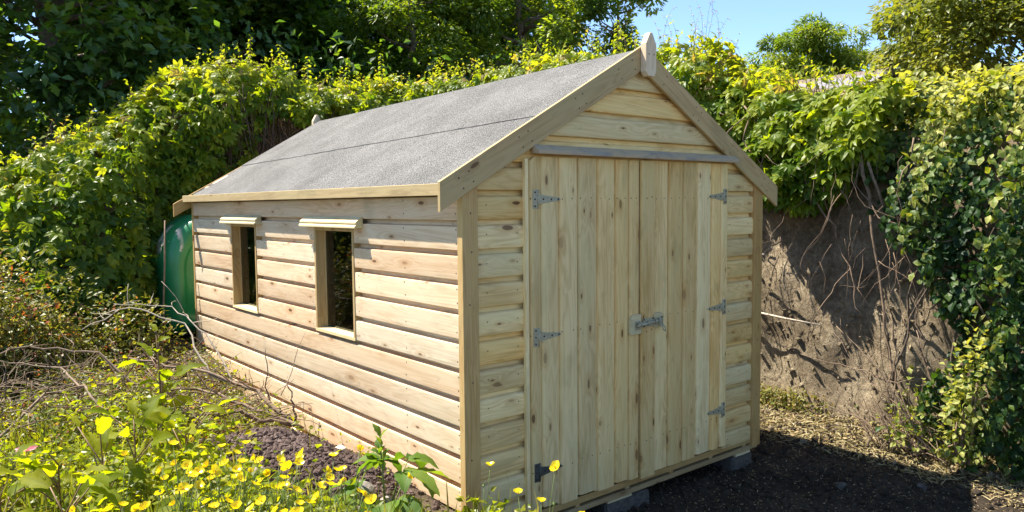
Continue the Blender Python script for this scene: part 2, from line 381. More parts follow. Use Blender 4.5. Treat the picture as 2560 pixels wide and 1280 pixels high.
# crest of the bank: (x, y, height of the foliage crest, lowest foliage)
CR = np.array([(-9,7.2,1.9,0),(-6,6.9,1.8,.05),(-3,6.7,1.8,.05),(-1.5,6.6,2.0,.05),(-.7,6.6,2.48,.1),(.1,6.6,2.94,.35),(.3,6.6,3.05,1.6),(.45,6.6,3.2,1.8),(.95,6.6,3.42,1.95),(1.15,6.6,3.44,2.5),(1.3,6.6,3.43,2.85),(1.7,6.6,3.32,2.85),
               (2.5,6.6,3.18,2.75),(3.6,6.45,3.35,2.5),(4.35,5.7,3.45,2.4),(4.6,4.6,3.5,2.3),(4.6,3.2,3.5,2.2),(4.6,2.1,3.3,2.15),(4.6,1.66,3.2,2.1),(4.6,1.35,2.85,1.95),
               (4.6,.65,2.72,1.68),(4.6,.08,2.6,1.6),(4.6,-.5,2.62,1.6),(4.6,-1.3,2.62,1.6),(4.6,-2.5,2.6,1.6),(4.7,-4,2.5,1.6),(5.0,-7,2.3,1.6),(5.4,-12,2.2,1.6)])
def densify(C, step):
    seg = np.linalg.norm(np.diff(C[:, :2], axis=0), axis=1); s = np.concatenate([[0], np.cumsum(seg)])
    q = np.arange(0, s[-1], step); return q, np.stack([np.interp(q, s, C[:, i]) for i in range(4)], 1)
SQ, CQ = densify(CR, .06)
tan = norm(np.gradient(CQ[:, :2], axis=0)); k5 = np.ones(17)/17
tan = norm(np.stack([np.convolve(np.pad(tan[:, i], 8, mode='edge'), k5, 'valid') for i in range(2)], 1))
NQ = np.stack([tan[:, 1], -tan[:, 0]], 1)               # towards the yard
prof = [(.52, -9)] + [(float(np.interp(f, [0, .18, .36, .54, .7, .84, .94], [.47, .43, .40, .34, .27, .16, 0])), float(f)) for f in np.linspace(0, .94, 26)] + [ (-.3, 1.0), (-1.2, 1.03), (-4, 1.08), (-14, 1.2), (-60, 1.3)]
V = []
for i in range(len(CQ)):
    x0, y0, zt, _ = CQ[i]; n = NQ[i]; top = zt - .38
    for j, (o, f) in enumerate(prof):
        px, py = x0 + n[0]*o, y0 + n[1]*o
        base = -.62
        z = base - .6 if f == -9 else base + (top-base)*f
        if 0 < j < 28:
            q_ = Vector((px*1.0, py*1.0, z*.55)); a = mnoise.fractal(q_*2.6, .8, 2.1, 6)*.055 + abs(mnoise.noise(Vector((px*6, py*6, z*1.6))))*.035 - .015
            px += n[0]*a; py += n[1]*a; z += mnoise.noise(q_*9)*.02 if j > 2 else 0
        V.append((px, py, z))
V_BANK = list(V); npf = len(prof)
T = [(i*npf+j, i*npf+j+1, (i+1)*npf+j+1, (i+1)*npf+j) for i in range(len(CQ)-1) for j in range(npf-1)]
me = np_mesh('earth_bank', np.array(V), np.array(T), smooth=True); me.materials.append(M_BANK)
bank = tag(link('earth_bank', me), kind='structure')

# ------------------------------------------------------------------ the shed
WD, LN, BH = 2.97, 4.87, .17
ZL = lambda k: 1.6515 - BH*k
TH = math.atan(.562); CT, ST, TT_ = math.cos(TH), math.sin(TH), math.tan(TH)
XT, ZT, YF, YR = -.175, 1.69, -.045, 4.945           # eave tip of the barge boards, front and rear faces
XC = WD/2
roof_z = lambda x: 1.700 + .588*((x if x < XC else WD-x) + .06)   # felt surface
shed = thing('garden_shed', 'new wooden garden shed with grey felt roof, double doors and two windows', 'shed', (XC, LN/2, -.57))
X_, Y_, Z_ = Vector((1,0,0)), Vector((0,1,0)), Vector((0,0,1))
def frame(origin, ex, ey, ez):
    M = Matrix.Identity(4)
    for i, e in enumerate((ex, ey, ez)):
        for r in range(3): M[r][i] = e[r]
    M.translation = origin; return M
CLAD = [(0,-.036),(-.003,.017),(.001,.0215),(.02,.0225),(.085,.0232),(.124,.0228),(.1335,.0216),(.1355,.0),(.139,-.028),(.1695,-.030),(.1695,-.036)]
FCLAD = [(0,-.022),(0,.014),(.005,.0195),(.022,.0235),(.075,.0255),(.112,.0235),(.128,.0190),(.1345,.0100),(.140,-.012),(.1695,-.016),(.1695,-.022)]
def rect(h, t, c=.002): return [(0,0),(0,t-c),(c,t),(h-c,t),(h,t-c),(h,0)]
def plank(name, prof, a, b, M, m, parent, jit=.0012):
    """board along local x from a(y) to b(y); y across, z outwards"""
    fa = a if callable(a) else (lambda y, v=a: v); fb = b if callable(b) else (lambda y, v=b: v)
    n = len(prof); V = [(fa(y), y, z) for y, z in prof] + [(fb(y), y, z) for y, z in prof]
    F = [tuple(range(n))[::-1], tuple(range(n, 2*n))] + [(i, (i+1) % n, n+(i+1) % n, n+i) for i in range(n)]
    mb = MB(); mb.add(V, F); me = mb.mesh(name)
    J = Matrix.Translation((0, random.uniform(-jit, jit), random.uniform(0, jit))) @ Matrix.Rotation(random.uniform(-1, 1)*jit*.35, 4, 'Z')
    return link(name, me, M @ J, parent, m)
nails = MB()
def nail(p, out, r=.0055):
    o = Vector(out); p = Vector(p); a = o.orthogonal().normalized(); b = o.cross(a)
    nails.add([p + o*.0016 + (a*math.cos(t) + b*math.sin(t))*r for t in (0, 1.26, 2.51, 3.77, 5.03)] , [(0,1,2,3,4)])
# windows of the left wall: (y0, y1)
WIN = [(1.285, 1.915), (3.10, 3.72)]; WZ0, WZ1 = .645, 1.405
FX = .0225
# left wall: boards face -x, local x runs along -y
for k in range(1, 13):
    z0 = ZL(k); segs = [(.0, LN)]
    mid = z0 + BH/2
    if WZ0 - .06 < mid < WZ1: segs = [(0, WIN[0][0]), (WIN[0][1], WIN[1][0]), (WIN[1][1], LN)]
    for (y0, y1) in segs:
        plank('cladding_plank', CLAD, -y1 + .001, -y0 - .001, frame(Vector((FX, 0, z0)), -Y_, Z_, -X_), M_CLAD, shed)
        ns = [y0 + .055, y1 - .055] + [v for v in (.62, 2.5) if y0 + .3 < v < y1 - .3]
        for yv in ns:
            if z0 > -.3: 
                for dz in (.035, .115): nail((.0002, yv + random.uniform(-.006, .006), z0 + dz), (-1, 0, 0))
# right wall and rear gable
for k in range(1, 13):
    plank('cladding_plank', CLAD, 0, LN, frame(Vector((WD-FX, 0, ZL(k))), Y_, Z_, X_), M_CLAD, shed)
def clip(z):  # left limit of a gable board under the roof
    return max(.0, (z + .055 - ZT)/.562 + XT)
DX0, DX1 = .475, 2.495
for k in range(12, -6, -1):
    z0 = ZL(k)
    if z0 > 2.50: continue
    top = min(.1695, max(.02, 2.53 - z0))
    pr = [(min(y, top), z) for y, z in FCLAD]
    def la(y, z0=z0): return min(clip(z0+y), XC - .01)
    def lb(y, z0=z0): return WD - min(clip(z0+y), XC - .01)
    Mf = frame(Vector((0, FX, z0)), X_, Z_, -Y_)
    if z0 < 1.75:
        plank('cladding_plank', pr, lambda y: max(la(y), .055), DX0 + .012, Mf, M_FRONT, shed)
        plank('cladding_plank', pr, DX1 - .012, lambda y: min(lb(y), WD - .055), Mf, M_FRONT, shed)
    else:
        plank('cladding_plank', pr, la, lb, Mf, M_FRONT, shed)
    plank('cladding_plank', [(min(y, top), z) for y, z in CLAD], lambda y: -lb(y)+.06, lambda y: -la(y)-.06, frame(Vector((0, LN-FX, z0)), -X_, Z_, Y_), M_CLAD, shed)
# corner posts
def post(x0, x1, ya, yb, z0, z1):
    M = frame(Vector((x1, yb, z0)), Z_, -X_, -Y_)
    return plank('corner_post', [(0,0),(0,yb-ya-.003),(.003,yb-ya),(x1-x0-.003,yb-ya),(x1-x0,yb-ya-.003),(x1-x0,0)], 0, z1-z0, M, M_TRIM, shed)
post(-.012, .098, -.020, .030, -.425, 1.70); post(WD-.105, WD+.006, -.020, .030, -.425, 1.70)
post(-.006, .05, LN-.02, LN+.018, -.40, 1.70); post(WD-.05, WD+.006, LN-.02, LN+.018, -.40, 1.70)
for z in (1.30, 1.0, .55, .1, -.2, 1.52): nail((.04 + random.uniform(-.02, .03), -.0203, z), (0, -1, 0)); nail((WD-.05, -.0203, z-.1), (0, -1, 0))

# roof: boards, felt, barge boards, fascias, finials
SAG = .0085
SEAM = .60
seam_x = lambda y: .655 - .020*y
RIP = lambda x, y: .0022*math.sin(y*2.9 + x*1.3)*math.sin(x*3.1 + .6)
def roof_slab(x0, x1, lo, hi, y0, y1, wob_edge=0, ny=1):
    """solid slab following the left roof plane between x0 and x1, raised lo..hi above it"""
    mb = MB(); ysl = [y0 + (y1-y0)*i/ny for i in range(ny+1)]; V = []
    for i, y in enumerate(ysl):
        xa = (seam_x(y) if x0 == SEAM else x0) + (random.uniform(-1, 1)*wob_edge)
        for x, h in ((xa, lo), (x1, lo), (x1, hi), (xa, hi)):
            V.append((x - ST*h, y, roof_z(min(x, XC)) - .0085 + CT*h - SAG*y + RIP(x, y)*(hi > 0)))
    F = [(0,1,2,3), tuple(4*ny+q for q in (3,2,1,0))]
    for i in range(ny):
        for j in range(4): F.append((4*i+j, 4*(i+1)+j, 4*(i+1)+(j+1) % 4, 4*i+(j+1) % 4))
    mb.add(V, F); return mb
def mirror(mb): mb.v = [(WD-x, y, z) for x, y, z in mb.v]; return mb
rf = roof_slab(-.058, XC, -.018, 0, YF+.022, YR-.022); rb = mirror(roof_slab(-.058, XC, -.018, 0, YF+.022, YR-.022))
rf.add(rb.v, rb.f)
roof = rf.build('roof', M_INT, None, shed)
for side in (0, 1):
    for x0, x1, lo, hi, we in ((-.068, SEAM+.12, .0005, .0035, .002), (SEAM, XC+.004, .0045, .0085, .005)):
        mb = roof_slab(x0, x1, lo, hi, YF+.0235, YR-.0235, we, 60)
        if side: mirror(mb)
        mb.build('felt_sheet', M_FELT, None, roof)
    bead = MB(); pts = []
    for i in range(61):
        y = YF+.03 + (YR-YF-.06)*i/60; x = seam_x(y) - .002 + random.uniform(-.004, .004)
        pts.append(((WD-x if side else x), y, roof_z(x) - .0085 + .0045 - SAG*y + RIP(x, y)))
    bead.tube(pts, [.0018 + random.random()*.0035 for _ in pts], 5)
    bead.build('felt_seam', M_BITU, None, roof)
def barge(y_in, out):
    ZT, BW = (1.69, .143) if out < 0 else (1.60, .118)
    for s in (0, 1):
        # perpendicular width BW; top edge runs from (XT, ZT+.004) to the ridge
        if s == 0: ex = Vector((CT, 0, ST)); ey = Vector((-ST, 0, CT)); o = Vector((XT, y_in, ZT+.004)) - ey*BW
        else: ex = Vector((-CT, 0, ST)); ey = Vector((ST, 0, CT)); o = Vector((WD-XT, y_in, ZT+.004)) - ey*BW
        ez = ex.cross(ey)                                   # +-y
        z_off = .022 if ez.y*out < 0 else 0
        o = o + Vector((0, 0, 0)); length = (XC - XT)/CT
        a = lambda y: TT_*(y-BW); b = lambda y: length + TT_*(y-BW) - .001
        base = o if ez.y*out > 0 else o + Vector((0, out*.022, 0))
        M = frame(base, ex, ey, ez)
        plank('barge_board', rect(BW, .022), a, b, M, M_TRIM, shed, 0)
        fy = y_in + out*.0222
        for d in (.12, .2, .62, .7, 1.15, 1.22, 1.6, 1.75):
            for q in (.035, .10):
                p = Vector((XT if s == 0 else WD-XT, fy, ZT+.004)) + ex*d + ey*(q-BW); nail((p.x, fy, p.z), (0, out, 0))
barge(YF+.022, -1); barge(YR-.022, 1)
# raw pale edges on top of the front barge boards are the same timber; eave fascias
for s in (0, 1):
    if s == 0: M = frame(Vector((-.066, 0, 1.622)), -Y_, Z_, -X_); a, b = -(YR-.023), -(YF+.023)
    else: M = frame(Vector((WD+.066, 0, 1.622)), Y_, Z_, X_); a, b = YF+.023, YR-.023
    plank('eave_fascia', rect(.068, .018), a, b, M, M_TRIM, shed, 0)
def finial(y0, out):
    mb = MB(); w2 = .052
    pl = [(-w2, .03), (-w2+.022, 0), (w2-.022, 0), (w2, .03), (w2, .215), (.010, .290), (-.010, .290), (-w2, .215)]
    mb.prism(pl, 0, .05, lambda u, v, h: (XC + .022 + u - (.03 if out > 0 else 0), y0 + out*h, (2.415 if out < 0 else 2.352) + v))
    M = frame(Vector((XC, y0, 2.55)), Z_, X_, Y_)
    o = mb.build('ridge_finial', M_CLAD, M, shed, .003)
    for u in (-.025, .025): nail((XC+.022+u, y0+out*.0503, 2.56), (0, out, 0))
finial(YF-.001, -1); finial(YR+.001, 1)

# window hoods, frames and panes
for y0, y1 in WIN:
    hood = MB(); ya, yb = y0 - .135, y1 + .135
    sec = [(.0, 1.492), (.012, 1.492), (.048, 1.462), (.056, 1.455), (.056, 1.447), (.048, 1.443), (.064, 1.426), (.064, 1.416), (.0, 1.416)]
    hood.prism(sec, ya, yb, lambda u, v, h: (-u-.001, h, v))
    hood.build('window_hood', M_RAW, frame(Vector((0, (ya+yb)/2, 1.44)), Y_, Z_, X_), shed)
    fr = MB(); d0, d1 = -.006, .115
    fr.box((d0, y0+.0005, WZ0-.001), (d1, y0+.026, WZ1+.012)); fr.box((d0, y1-.026, WZ0-.001), (d1, y1-.0005, WZ1+.012))
    fr.box((d0+.002, y0+.0265, WZ1-.018), (d1, y1-.0265, WZ1+.012))
    fr.box((.062, y0+.0265, WZ0+.012), (.085, y0+.05, WZ1-.019)); fr.box((.062, y1-.05, WZ0+.012), (.085, y1-.0265, WZ1-.019))
    win = fr.build('window', M_TRIM, frame(Vector((.05, (y0+y1)/2, 1.0)), Z_, Y_, -X_), shed, .0015)
    sl = MB(); sl.prism([(.010, WZ0-.022), (-.085, WZ0-.014), (-.085, WZ0+.010), (.008, WZ0-.002)], y0+.001, y1-.001, lambda u, v, h: (-u, h, v))
    sl.build('window_sill', M_RAW, frame(Vector((0, (y0+y1)/2, WZ0)), Y_, Z_, X_), win)
    gl = MB(); gl.box((.068, y0+.0505, WZ0+.006), (.072, y1-.0505, WZ1-.0185)); gl.build('window_pane', M_GLASS, None, win)
# floor inside keeps the room dark and closed
fl = MB(); fl.box((.03, .03, -.372), (WD-.03, LN-.03, -.352)); fl.build('floor_boards', M_INT, None, shed)
# timber base under the doors
plank('sill_board', rect(.046, .026), .10, WD-.106, frame(Vector((0, .024, -.394)), X_, Z_, -Y_), M_TRIM, shed, 0)
plank('bottom_bearer', rect(.036, .085), .0, WD, frame(Vector((0, .085, -.452)), X_, Z_, -Y_), M_TRIM, shed, 0)
plank('bottom_bearer', rect(.036, .085), .0, WD, frame(Vector((0, 2.5, -.452)), X_, Z_, -Y_), M_TRIM, shed, 0)
plank('bottom_bearer', rect(.036, .085), .0, WD, frame(Vector((0, 4.8, -.452)), X_, Z_, -Y_), M_TRIM, shed, 0)
for x in (.43, .913, 1.395, 1.87, 2.351, 2.8):
    plank('floor_joist', rect(.042, .034), 0, LN-.06, frame(Vector((x-.017, .012, -.4155)), Y_, -X_, Z_).copy() if False else frame(Vector((x-.021, .012, -.4155)), Y_, Vector((1,0,0)), -Z_) @ Matrix.Translation((0, 0, -.022)), M_TRIM, shed, 0)

# doors
DZ0, DZ1 = -.335, 1.858
M_doors = []
def plank_v(x0, x1, z0, z1, yb, t, parent, m=M_FRONT, chl=0, shape=True):
    w_ = x1 - x0
    if shape: pr = [(0,0),(0,t-.004),(.004,t),(w_*.5,t+.0035),(w_-.036,t+.0025),(w_-.026,t-.001),(w_-.019,t-.0085),(w_-.0165,t-.0165),(w_-.0005,t-.0165),(w_-.0005,0)]
    else: pr = rect(w_-.001, t, .003)
    fb = (lambda y: z1 - z0 - max(0, (y - (w_-chl)))*.9) if chl else (z1-z0)
    return plank('door_plank', pr, 0, fb, frame(Vector((x1, yb, z0)), Z_, -X_, -Y_), m, parent, .0012)
def door(xs, strip=None, left=True):
    led = MB()
    for z in (-.15, .72, 1.56): led.box((xs[0]+.03, .001, z), (xs[-1]-.03, .016, z+.11))
    d = led.build('door', M_FRONT, frame(Vector((xs[0] if left else xs[-1], 0, .76)), X_, Y_, Z_), shed)
    for i in range(len(xs)-1):
        zb = DZ0 + random.uniform(-.012, .012)
        plank_v(xs[i], xs[i+1], zb, DZ1 - (.0 if not left else random.uniform(0, .004)), 0, .021, d, chl=.05 if (left and i == 0) else 0)
        for z in (1.60, .77, -.09):
            for q in range(3):
                nail((xs[i] + (xs[i+1]-xs[i])*(.2 + .27*q) + random.uniform(-.008, .008), -.0223, z + random.uniform(-.006, .006)), (0, -1, 0), .0048)
    return d
dl = door([DX0, .565, .716, .882, 1.054, 1.226, 1.36, 1.473], left=True)
dr = door([1.477, 1.619, 1.776, 1.944, 2.108, 2.279, 2.40, DX1], left=False)
# cover strip on the meeting edge
plank_v(1.478, 1.618, DZ0-.018, DZ1-.002, -.0225, .019, dr, shape=False)
for z in (1.60, .68, -.09): nail((1.53, -.0418, z), (0, -1, 0)); nail((1.58, -.0418, z+.01), (0, -1, 0))
# frame strips at the door jambs
plank('door_jamb', rect(.026, .026), 0, DZ1-DZ0-.02, frame(Vector((DX0-.002, -.001, DZ0)), Z_, -X_, -Y_), M_FRONT, shed, 0)
def hinge(xa, z, sgn, parent, dark=False):
    h = MB(); y = -.0228; s = sgn
    h.prism([(0, -.058), (.036, -.058), (.036, .058), (0, .058)], 0, .003, lambda u, v, q: (xa + s*u, y - q, z + v))
    h.prism([(.046, -.03), (.215, -.010), (.225, -.004), (.225, .004), (.215, .010), (.046, .03)], 0, .003, lambda u, v, q: (xa + s*u, y - q, z + v))
    h.tube([(xa + s*.041, y-.004, z-.058), (xa + s*.041, y-.004, z+.058)], .006, 8)
    for u, v in ((.017, .042), (.017, 0), (.017, -.042), (.085, 0), (.15, 0), (.208, 0)):
        h.tube([(xa + s*u, y-.001, z+v), (xa + s*u, y-.0055, z+v)], .006, 6, 1)
    return h.build('tee_hinge', [M_DARKST if dark else M_STEEL, M_NAIL], frame(Vector((xa, y, z)), X_, Y_, Z_), parent)
for z in (1.597, .755, -.09): hinge(.508, z, 1, dl, z < 0)
for z in (1.612, .765, -.04): hinge(2.478, z, -1, dr)
# bolt on two wooden pads
for x0, x1, yb, dd in ((1.362, 1.472, -.0225, dl), (1.60, 1.695, -.0225, dr)):
    mb = MB(); z0, z1 = (.672, .808) if dd is dl else (.70, .80)
    pl = [(x0+.006, z0), (x1, z0), (x1, z1), (x0+.03, z1), (x0, z1-.035), (x0, z0+.01)] if dd is dl else [(x0, z0), (x1, z0), (x1, z1-.012), (x1-.012, z1), (x0, z1)]
    mb.prism(pl, 0, .022 if dd is dl else .030, lambda u, v, h: (u, yb - .0004 - h, v))
    mb.build('bolt_pad', M_RAW, frame(Vector((x0, yb, .74)), X_, Z_, -Y_), dd, .002)
bt = MB(); yb = -.053
bt.box((1.475, yb-.003, .715), (1.685, yb, .775)); bt.box((1.405, -.0485, .70), (1.462, -.0453, .765))
bt.tube([(1.408, yb-.014, .735), (1.665, yb-.014, .750)], .0085, 8)
for x in (1.425, 1.448, 1.52, 1.60, 1.64):
    zc = .735 + (x-1.408)*.058
    P = [(x, yb+.002, zc-.018), (x, yb-.018, zc-.014), (x, yb-.025, zc), (x, yb-.018, zc+.014), (x, yb+.002, zc+.018)]
    for e in range(4):
        a, b = Vector(P[e]), Vector(P[e+1]); bt.prism([(-.009, -.0012), (.009, -.0012), (.009, .0012), (-.009, .0012)], 0, 1, lambda u, v, h: tuple(a.lerp(b, h) + Vector((u, 0, 0)) + (b-a).normalized().cross(X_)*v))
bt.tube([(1.625, yb-.015, .748), (1.628, yb-.045, .72), (1.636, yb-.052, .688), (1.655, yb-.05, .678), (1.662, yb-.046, .70), (1.640, yb-.02, .745)], .0045, 6)
for x, z in ((1.485, .768), (1.485, .722), (1.675, .768), (1.675, .722), (1.58, .77)): bt.tube([(x, yb-.001, z), (x, yb-.006, z)], .006, 6, 1)
bt.build('sliding_bolt', [M_STEEL, M_NAIL], frame(Vector((1.55, yb, .74)), X_, Y_, Z_), dr)
# weathered drip board over the doors
mb = MB(); sec = [(0, 1.925), (.010, 1.925), (.060, 1.893), (.068, 1.886), (.068, 1.866), (.0, 1.872)]
mb.prism(sec, .50, 2.54, lambda u, v, h: (h, -.0255 - u, v))
mb.build('drip_board', M_GREY, frame(Vector((1.5, -.05, 1.89)), X_, Y_, Z_), shed, .002)
for x in (.12+.05, .12+.28, DX1+.05, DX1+.30):
    for k in range(1, 13): nail((x, -.0031, ZL(k) + .085), (0, -1, 0), .0045)
tag(nails.build('nail_heads', M_NAIL, None, shed), kind='stuff')

# concrete blocks and packers under the shed
def block(x0, x1, y0, y1, z0, z1, label):
    bm = bmesh.new(); bmesh.ops.create_cube(bm, size=1)
    bmesh.ops.scale(bm, vec=(x1-x0, y1-y0, z1-z0), verts=bm.verts); bmesh.ops.bevel(bm, geom=list(bm.edges), offset=.012, segments=2, affect='EDGES')
    bmesh.ops.subdivide_edges(bm, edges=[e for e in bm.edges if e.calc_length() > .05], cuts=5, use_grid_fill=True)
    for v in bm.verts: v.co += Vector([random.gauss(0, .0022) for _ in range(3)])
    me = bpy.data.meshes.new('concrete_block'); bm.to_mesh(me); bm.free()
    o = link('concrete_block', me, Matrix.Translation(((x0+x1)/2, (y0+y1)/2, (z0+z1)/2)) @ Matrix.Rotation(random.uniform(-.06, .06), 4, 'Z'), None, M_BLOCK)
    return tag(o, label, 'block', 'concrete blocks under the shed')
block(1.16, 1.60, -.015, .23, -.60, -.462, 'grey concrete block under the doors near the middle of the shed front')
block(2.60, 2.87, -.02, .30, -.60, -.470, 'rough grey concrete block under the front right corner of the shed')
for x0, x1, lab in ((1.18, 1.42, 'thin wooden packer on the middle concrete block'), (2.66, 2.86, 'thin wooden packer on the concrete block below the right corner post')):
    mb = MB(); mb.box((x0, -.005, -.4655 if x0 < 2 else -.4705), (x1, .2, -.4525)); 
    tag(mb.build('wood_packer', M_RAW, Matrix.Translation((x0, .1, -.46))), lab, 'packer', 'packers under the shed')
block(.15, .5, .05, .28, -.60, -.455, 'concrete block under the front left corner of the shed, half hidden by flowers')

# ------------------------------------------------------------------ oil tank and cane behind the shed
def tank_mat():
    m, N, L, P = mat('green_plastic'); tc = nd(N, 'ShaderNodeTexCoord'); n = noise(N, L, tc.outputs['Object'], 3.5, 5, .6, .4)
    g = noise(N, L, tc.outputs['Object'], 1.2, 4)
    sp = nd(N, 'ShaderNodeSeparateXYZ'); L.new(tc.outputs['Object'], sp.inputs[0])
    msk = mth(N, L, 'MULTIPLY', smooth(N, L, n.outputs[0], .50, .53), mth(N, L, 'MULTIPLY', smooth(N, L, sp.outputs[2], .22, .3), smooth(N, L, mth(N, L, 'MULTIPLY', sp.outputs[0], -1), .60, .64)))
    base = ramp(N, [(.3, (.016, .17, .055)), (.7, (.026, .26, .09))]); L.new(g.outputs[0], base.inputs[0])
    L.new(mixc(N, L, msk, base.outputs[0], (.55, .50, .38)), P.inputs['Base Color']); P.inputs['Roughness'].default_value = .32
    return m
M_TANK = tank_mat()
def tank_outline(ins):
    w2, h, rt, rb_ = .80-ins, 1.35-2*ins, .52-ins*.6, .16-ins*.3
    pts = []
    for cx, cz, r, a0 in ((w2-rt, h-rt, rt, 0), (-w2+rt, h-rt, rt, 90), (-w2+rb_, rb_, rb_, 180), (w2-rb_, rb_, rb_, 270)):
        for i in range(9): a = R(a0 + 90*i/8); pts.append((cx + r*math.cos(a), cz + r*math.sin(a) + ins))
    return pts
tank = thing('oil_tank', 'dark green plastic oil tank standing behind the far end of the shed', 'tank', (.62, 5.75, .12))
mb = MB(); rings = []; n = 36
for ins, y in ((.10, 6.30), (.0, 6.18), (.0, 5.42), (.03, 5.33), (.10, 5.27), (.17, 5.255), (.20, 5.285), (.225, 5.30), (.30, 5.30)):
    rings.append([(.62+u, y, .14+v) for u, v in tank_outline(ins)])
V = [p for r in rings for p in r]; F = [(i*n+j, i*n+(j+1) % n, (i+1)*n+(j+1) % n, (i+1)*n+j) for i in range(len(rings)-1) for j in range(n)]
F += [tuple(range(n)), tuple((len(rings)-1)*n + j for j in range(n))[::-1]]
mb.add(V, F, 0, True); mb.build('tank_body', M_TANK, Matrix.Translation((.62, 5.75, .8)), tank)
mb = MB(); mb.tube([(.5, 5.75, 1.455), (.5, 5.75, 1.53)], [.13, .12], 16); mb.build('filler_cap', M_TANK, Matrix.Translation((.5, 5.75, 1.5)), tank)
mb = MB(); mb.tube([(-.27, 5.10, .12), (-.262, 5.12, .55), (-.23, 5.13, 1.0), (-.205, 5.15, 1.43)], [.009, .010, .009, .008], 7)
tag(mb.build('cane', M_TWIG, Matrix.Translation((-.27, 5.1, .12))), 'thin weathered cane leaning upright beside the green tank', 'cane')

# ------------------------------------------------------------------ climbing foliage on the bank
def interp_path(s):
    i = np.clip(np.searchsorted(SQ, s) - 1, 0, len(SQ)-2); f = ((s - SQ[i])/(SQ[i+1]-SQ[i]))[:, None]
    return CQ[i]*(1-f) + CQ[i+1]*f, norm(NQ[i]*(1-f) + NQ[i+1]*f)
def s_at(x, y): return SQ[np.argmin((CQ[:,0]-x)**2 + (CQ[:,1]-y)**2)]
def lump(s, t, k): return (np.sin(s*2.3+k) + np.sin(s*5.1+1.3*k+t*2.1)*.6 + np.sin(s*9.7-k+t*4.3)*.35)/1.95
def creeper(name, label, s0, s1, dens, size, tmpl, m, fronds, bulge=.34, ragged=.35, tint0=.0, slope=.08):
    root = thing(name, label, 'creeper', tuple(interp_path(np.array([(s0+s1)/2]))[0][0, :2]) + (2.0,))
    N = int((s1-s0)*dens); s = rng.uniform(s0, s1, N); C, n = interp_path(s)
    u = rng.uniform(0, 1, N)**.85
    drop = C[:, 2] - C[:, 3] + ragged*lump(s, 0, 3.1)
    tp = rng.uniform(0, 1, N) < .42
    back = rng.uniform(-1.3, .25, N)
    depth = np.where(tp, np.maximum(0, back)*.3, u*drop)           # below the crest
    rnd_ = np.clip(depth/.45, 0, 1)
    out = np.where(tp, back, .18 + bulge*np.sqrt(rnd_)*(1 + .35*lump(s, depth*2, .7)) + .12*lump(s*1.7, depth*5, 2.0))
    out = np.where(tp, out, out + slope*depth*sst(C[:, 2]-C[:, 3], .9, 1.8)*(1 - .92*sst(C[:, 0], -.85, .05)))
    inn = rng.exponential(.10, N)
    zz = C[:, 2] - depth + .20*lump(s, back*3, 5.0)*tp - .12*inn + .08*lump(s*2.1, depth, 1.0); out = out + .13*lump(s*2.7, depth*6.5, 4.2)*~tp
    o2 = out - np.where(tp, 0, inn); zz = zz - np.where(tp, inn*.8, 0) - np.where(tp, sst(-back, .5, 1.3)*.25, 0)
    P = np.stack([C[:,0] + n[:,0]*o2, C[:,1] + n[:,1]*o2, zz], 1)
    up = np.where(tp, 1.0, .55)[:, None]; hz = np.where(tp, .15, .8)[:, None]
    nr = np.concatenate([n*hz, up], 1) + rng.normal(0, .45, (N, 3))
    fw = np.concatenate([n*.8, np.where(tp, -.1, -.75)[:, None]], 1) + rng.normal(0, .5, (N, 3))
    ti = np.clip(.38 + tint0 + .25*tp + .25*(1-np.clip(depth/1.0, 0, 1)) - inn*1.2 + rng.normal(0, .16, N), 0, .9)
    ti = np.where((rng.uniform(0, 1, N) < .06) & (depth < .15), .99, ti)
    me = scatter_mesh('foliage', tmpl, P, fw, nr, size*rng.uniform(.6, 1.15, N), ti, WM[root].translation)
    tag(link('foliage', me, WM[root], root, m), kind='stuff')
    # young shoots standing above the crest
    mb = MB(); LP, LF, LN_, LS = [], [], [], []
    for _ in range(fronds):
        q = rng.uniform(s0, s1); c, nn = interp_path(np.array([q])); c = c[0]; nn = nn[0]
        b = rng.uniform(-.5, .3); p = np.array([c[0]+nn[0]*b, c[1]+nn[1]*b, c[2]-.05]); L_ = rng.uniform(.12, .38)
        d = np.array([nn[0]*rng.uniform(-.2, .6) + rng.normal(0, .3), nn[1]*rng.uniform(-.2, .6) + rng.normal(0, .3), 1.0]); pts = []
        for i in range(5):
            pts.append(tuple(p)); d = d + np.array([nn[0]*.12, nn[1]*.12, -.10]) + rng.normal(0, .12, 3); p = p + norm(d)*L_/4
            if i > 0:
                for _k in range(2): LP.append(p.copy()); LF.append(rng.normal(0, 1, 3) + np.array([0, 0, .1])); LN_.append(np.array([0, 0, 1.]) + rng.normal(0, .5, 3)); LS.append(rng.uniform(.05, .09)*(1.15 - i*.15))
        mb.tube(pts, [.004, .0035, .003, .002, .0012], 4)
    for _ in range(int((s1-s0)*3)):      # woody stems running over the face
        q = rng.uniform(s0, s1); c, nn = interp_path(np.array([q])); c = c[0]; nn = nn[0]; o = .42; p = np.array([c[0]+nn[0]*o, c[1]+nn[1]*o, c[2]-.25]); pts = []; d = np.array([rng.normal(0, .5), rng.normal(0, .5), -1.0])
        ztop = c[2]; zlo = max(c[3]-.5, .0)
        while p[2] > zlo and len(pts) < 22:
            pts.append(tuple(p)); d = norm(d + rng.normal(0, .3, 3) + np.array([0, 0, -.12])); p = p + d*.12
            of = (p[0]-c[0])*nn[0] + (p[1]-c[1])*nn[1]; p[:2] += nn*(.45 - of)*.3
        if len(pts) > 3: mb.tube(pts, np.linspace(.009, .003, len(pts)).tolist(), 4)
    tag(mb.build('stem', M_ROOT, WM[root], root), kind='stuff')
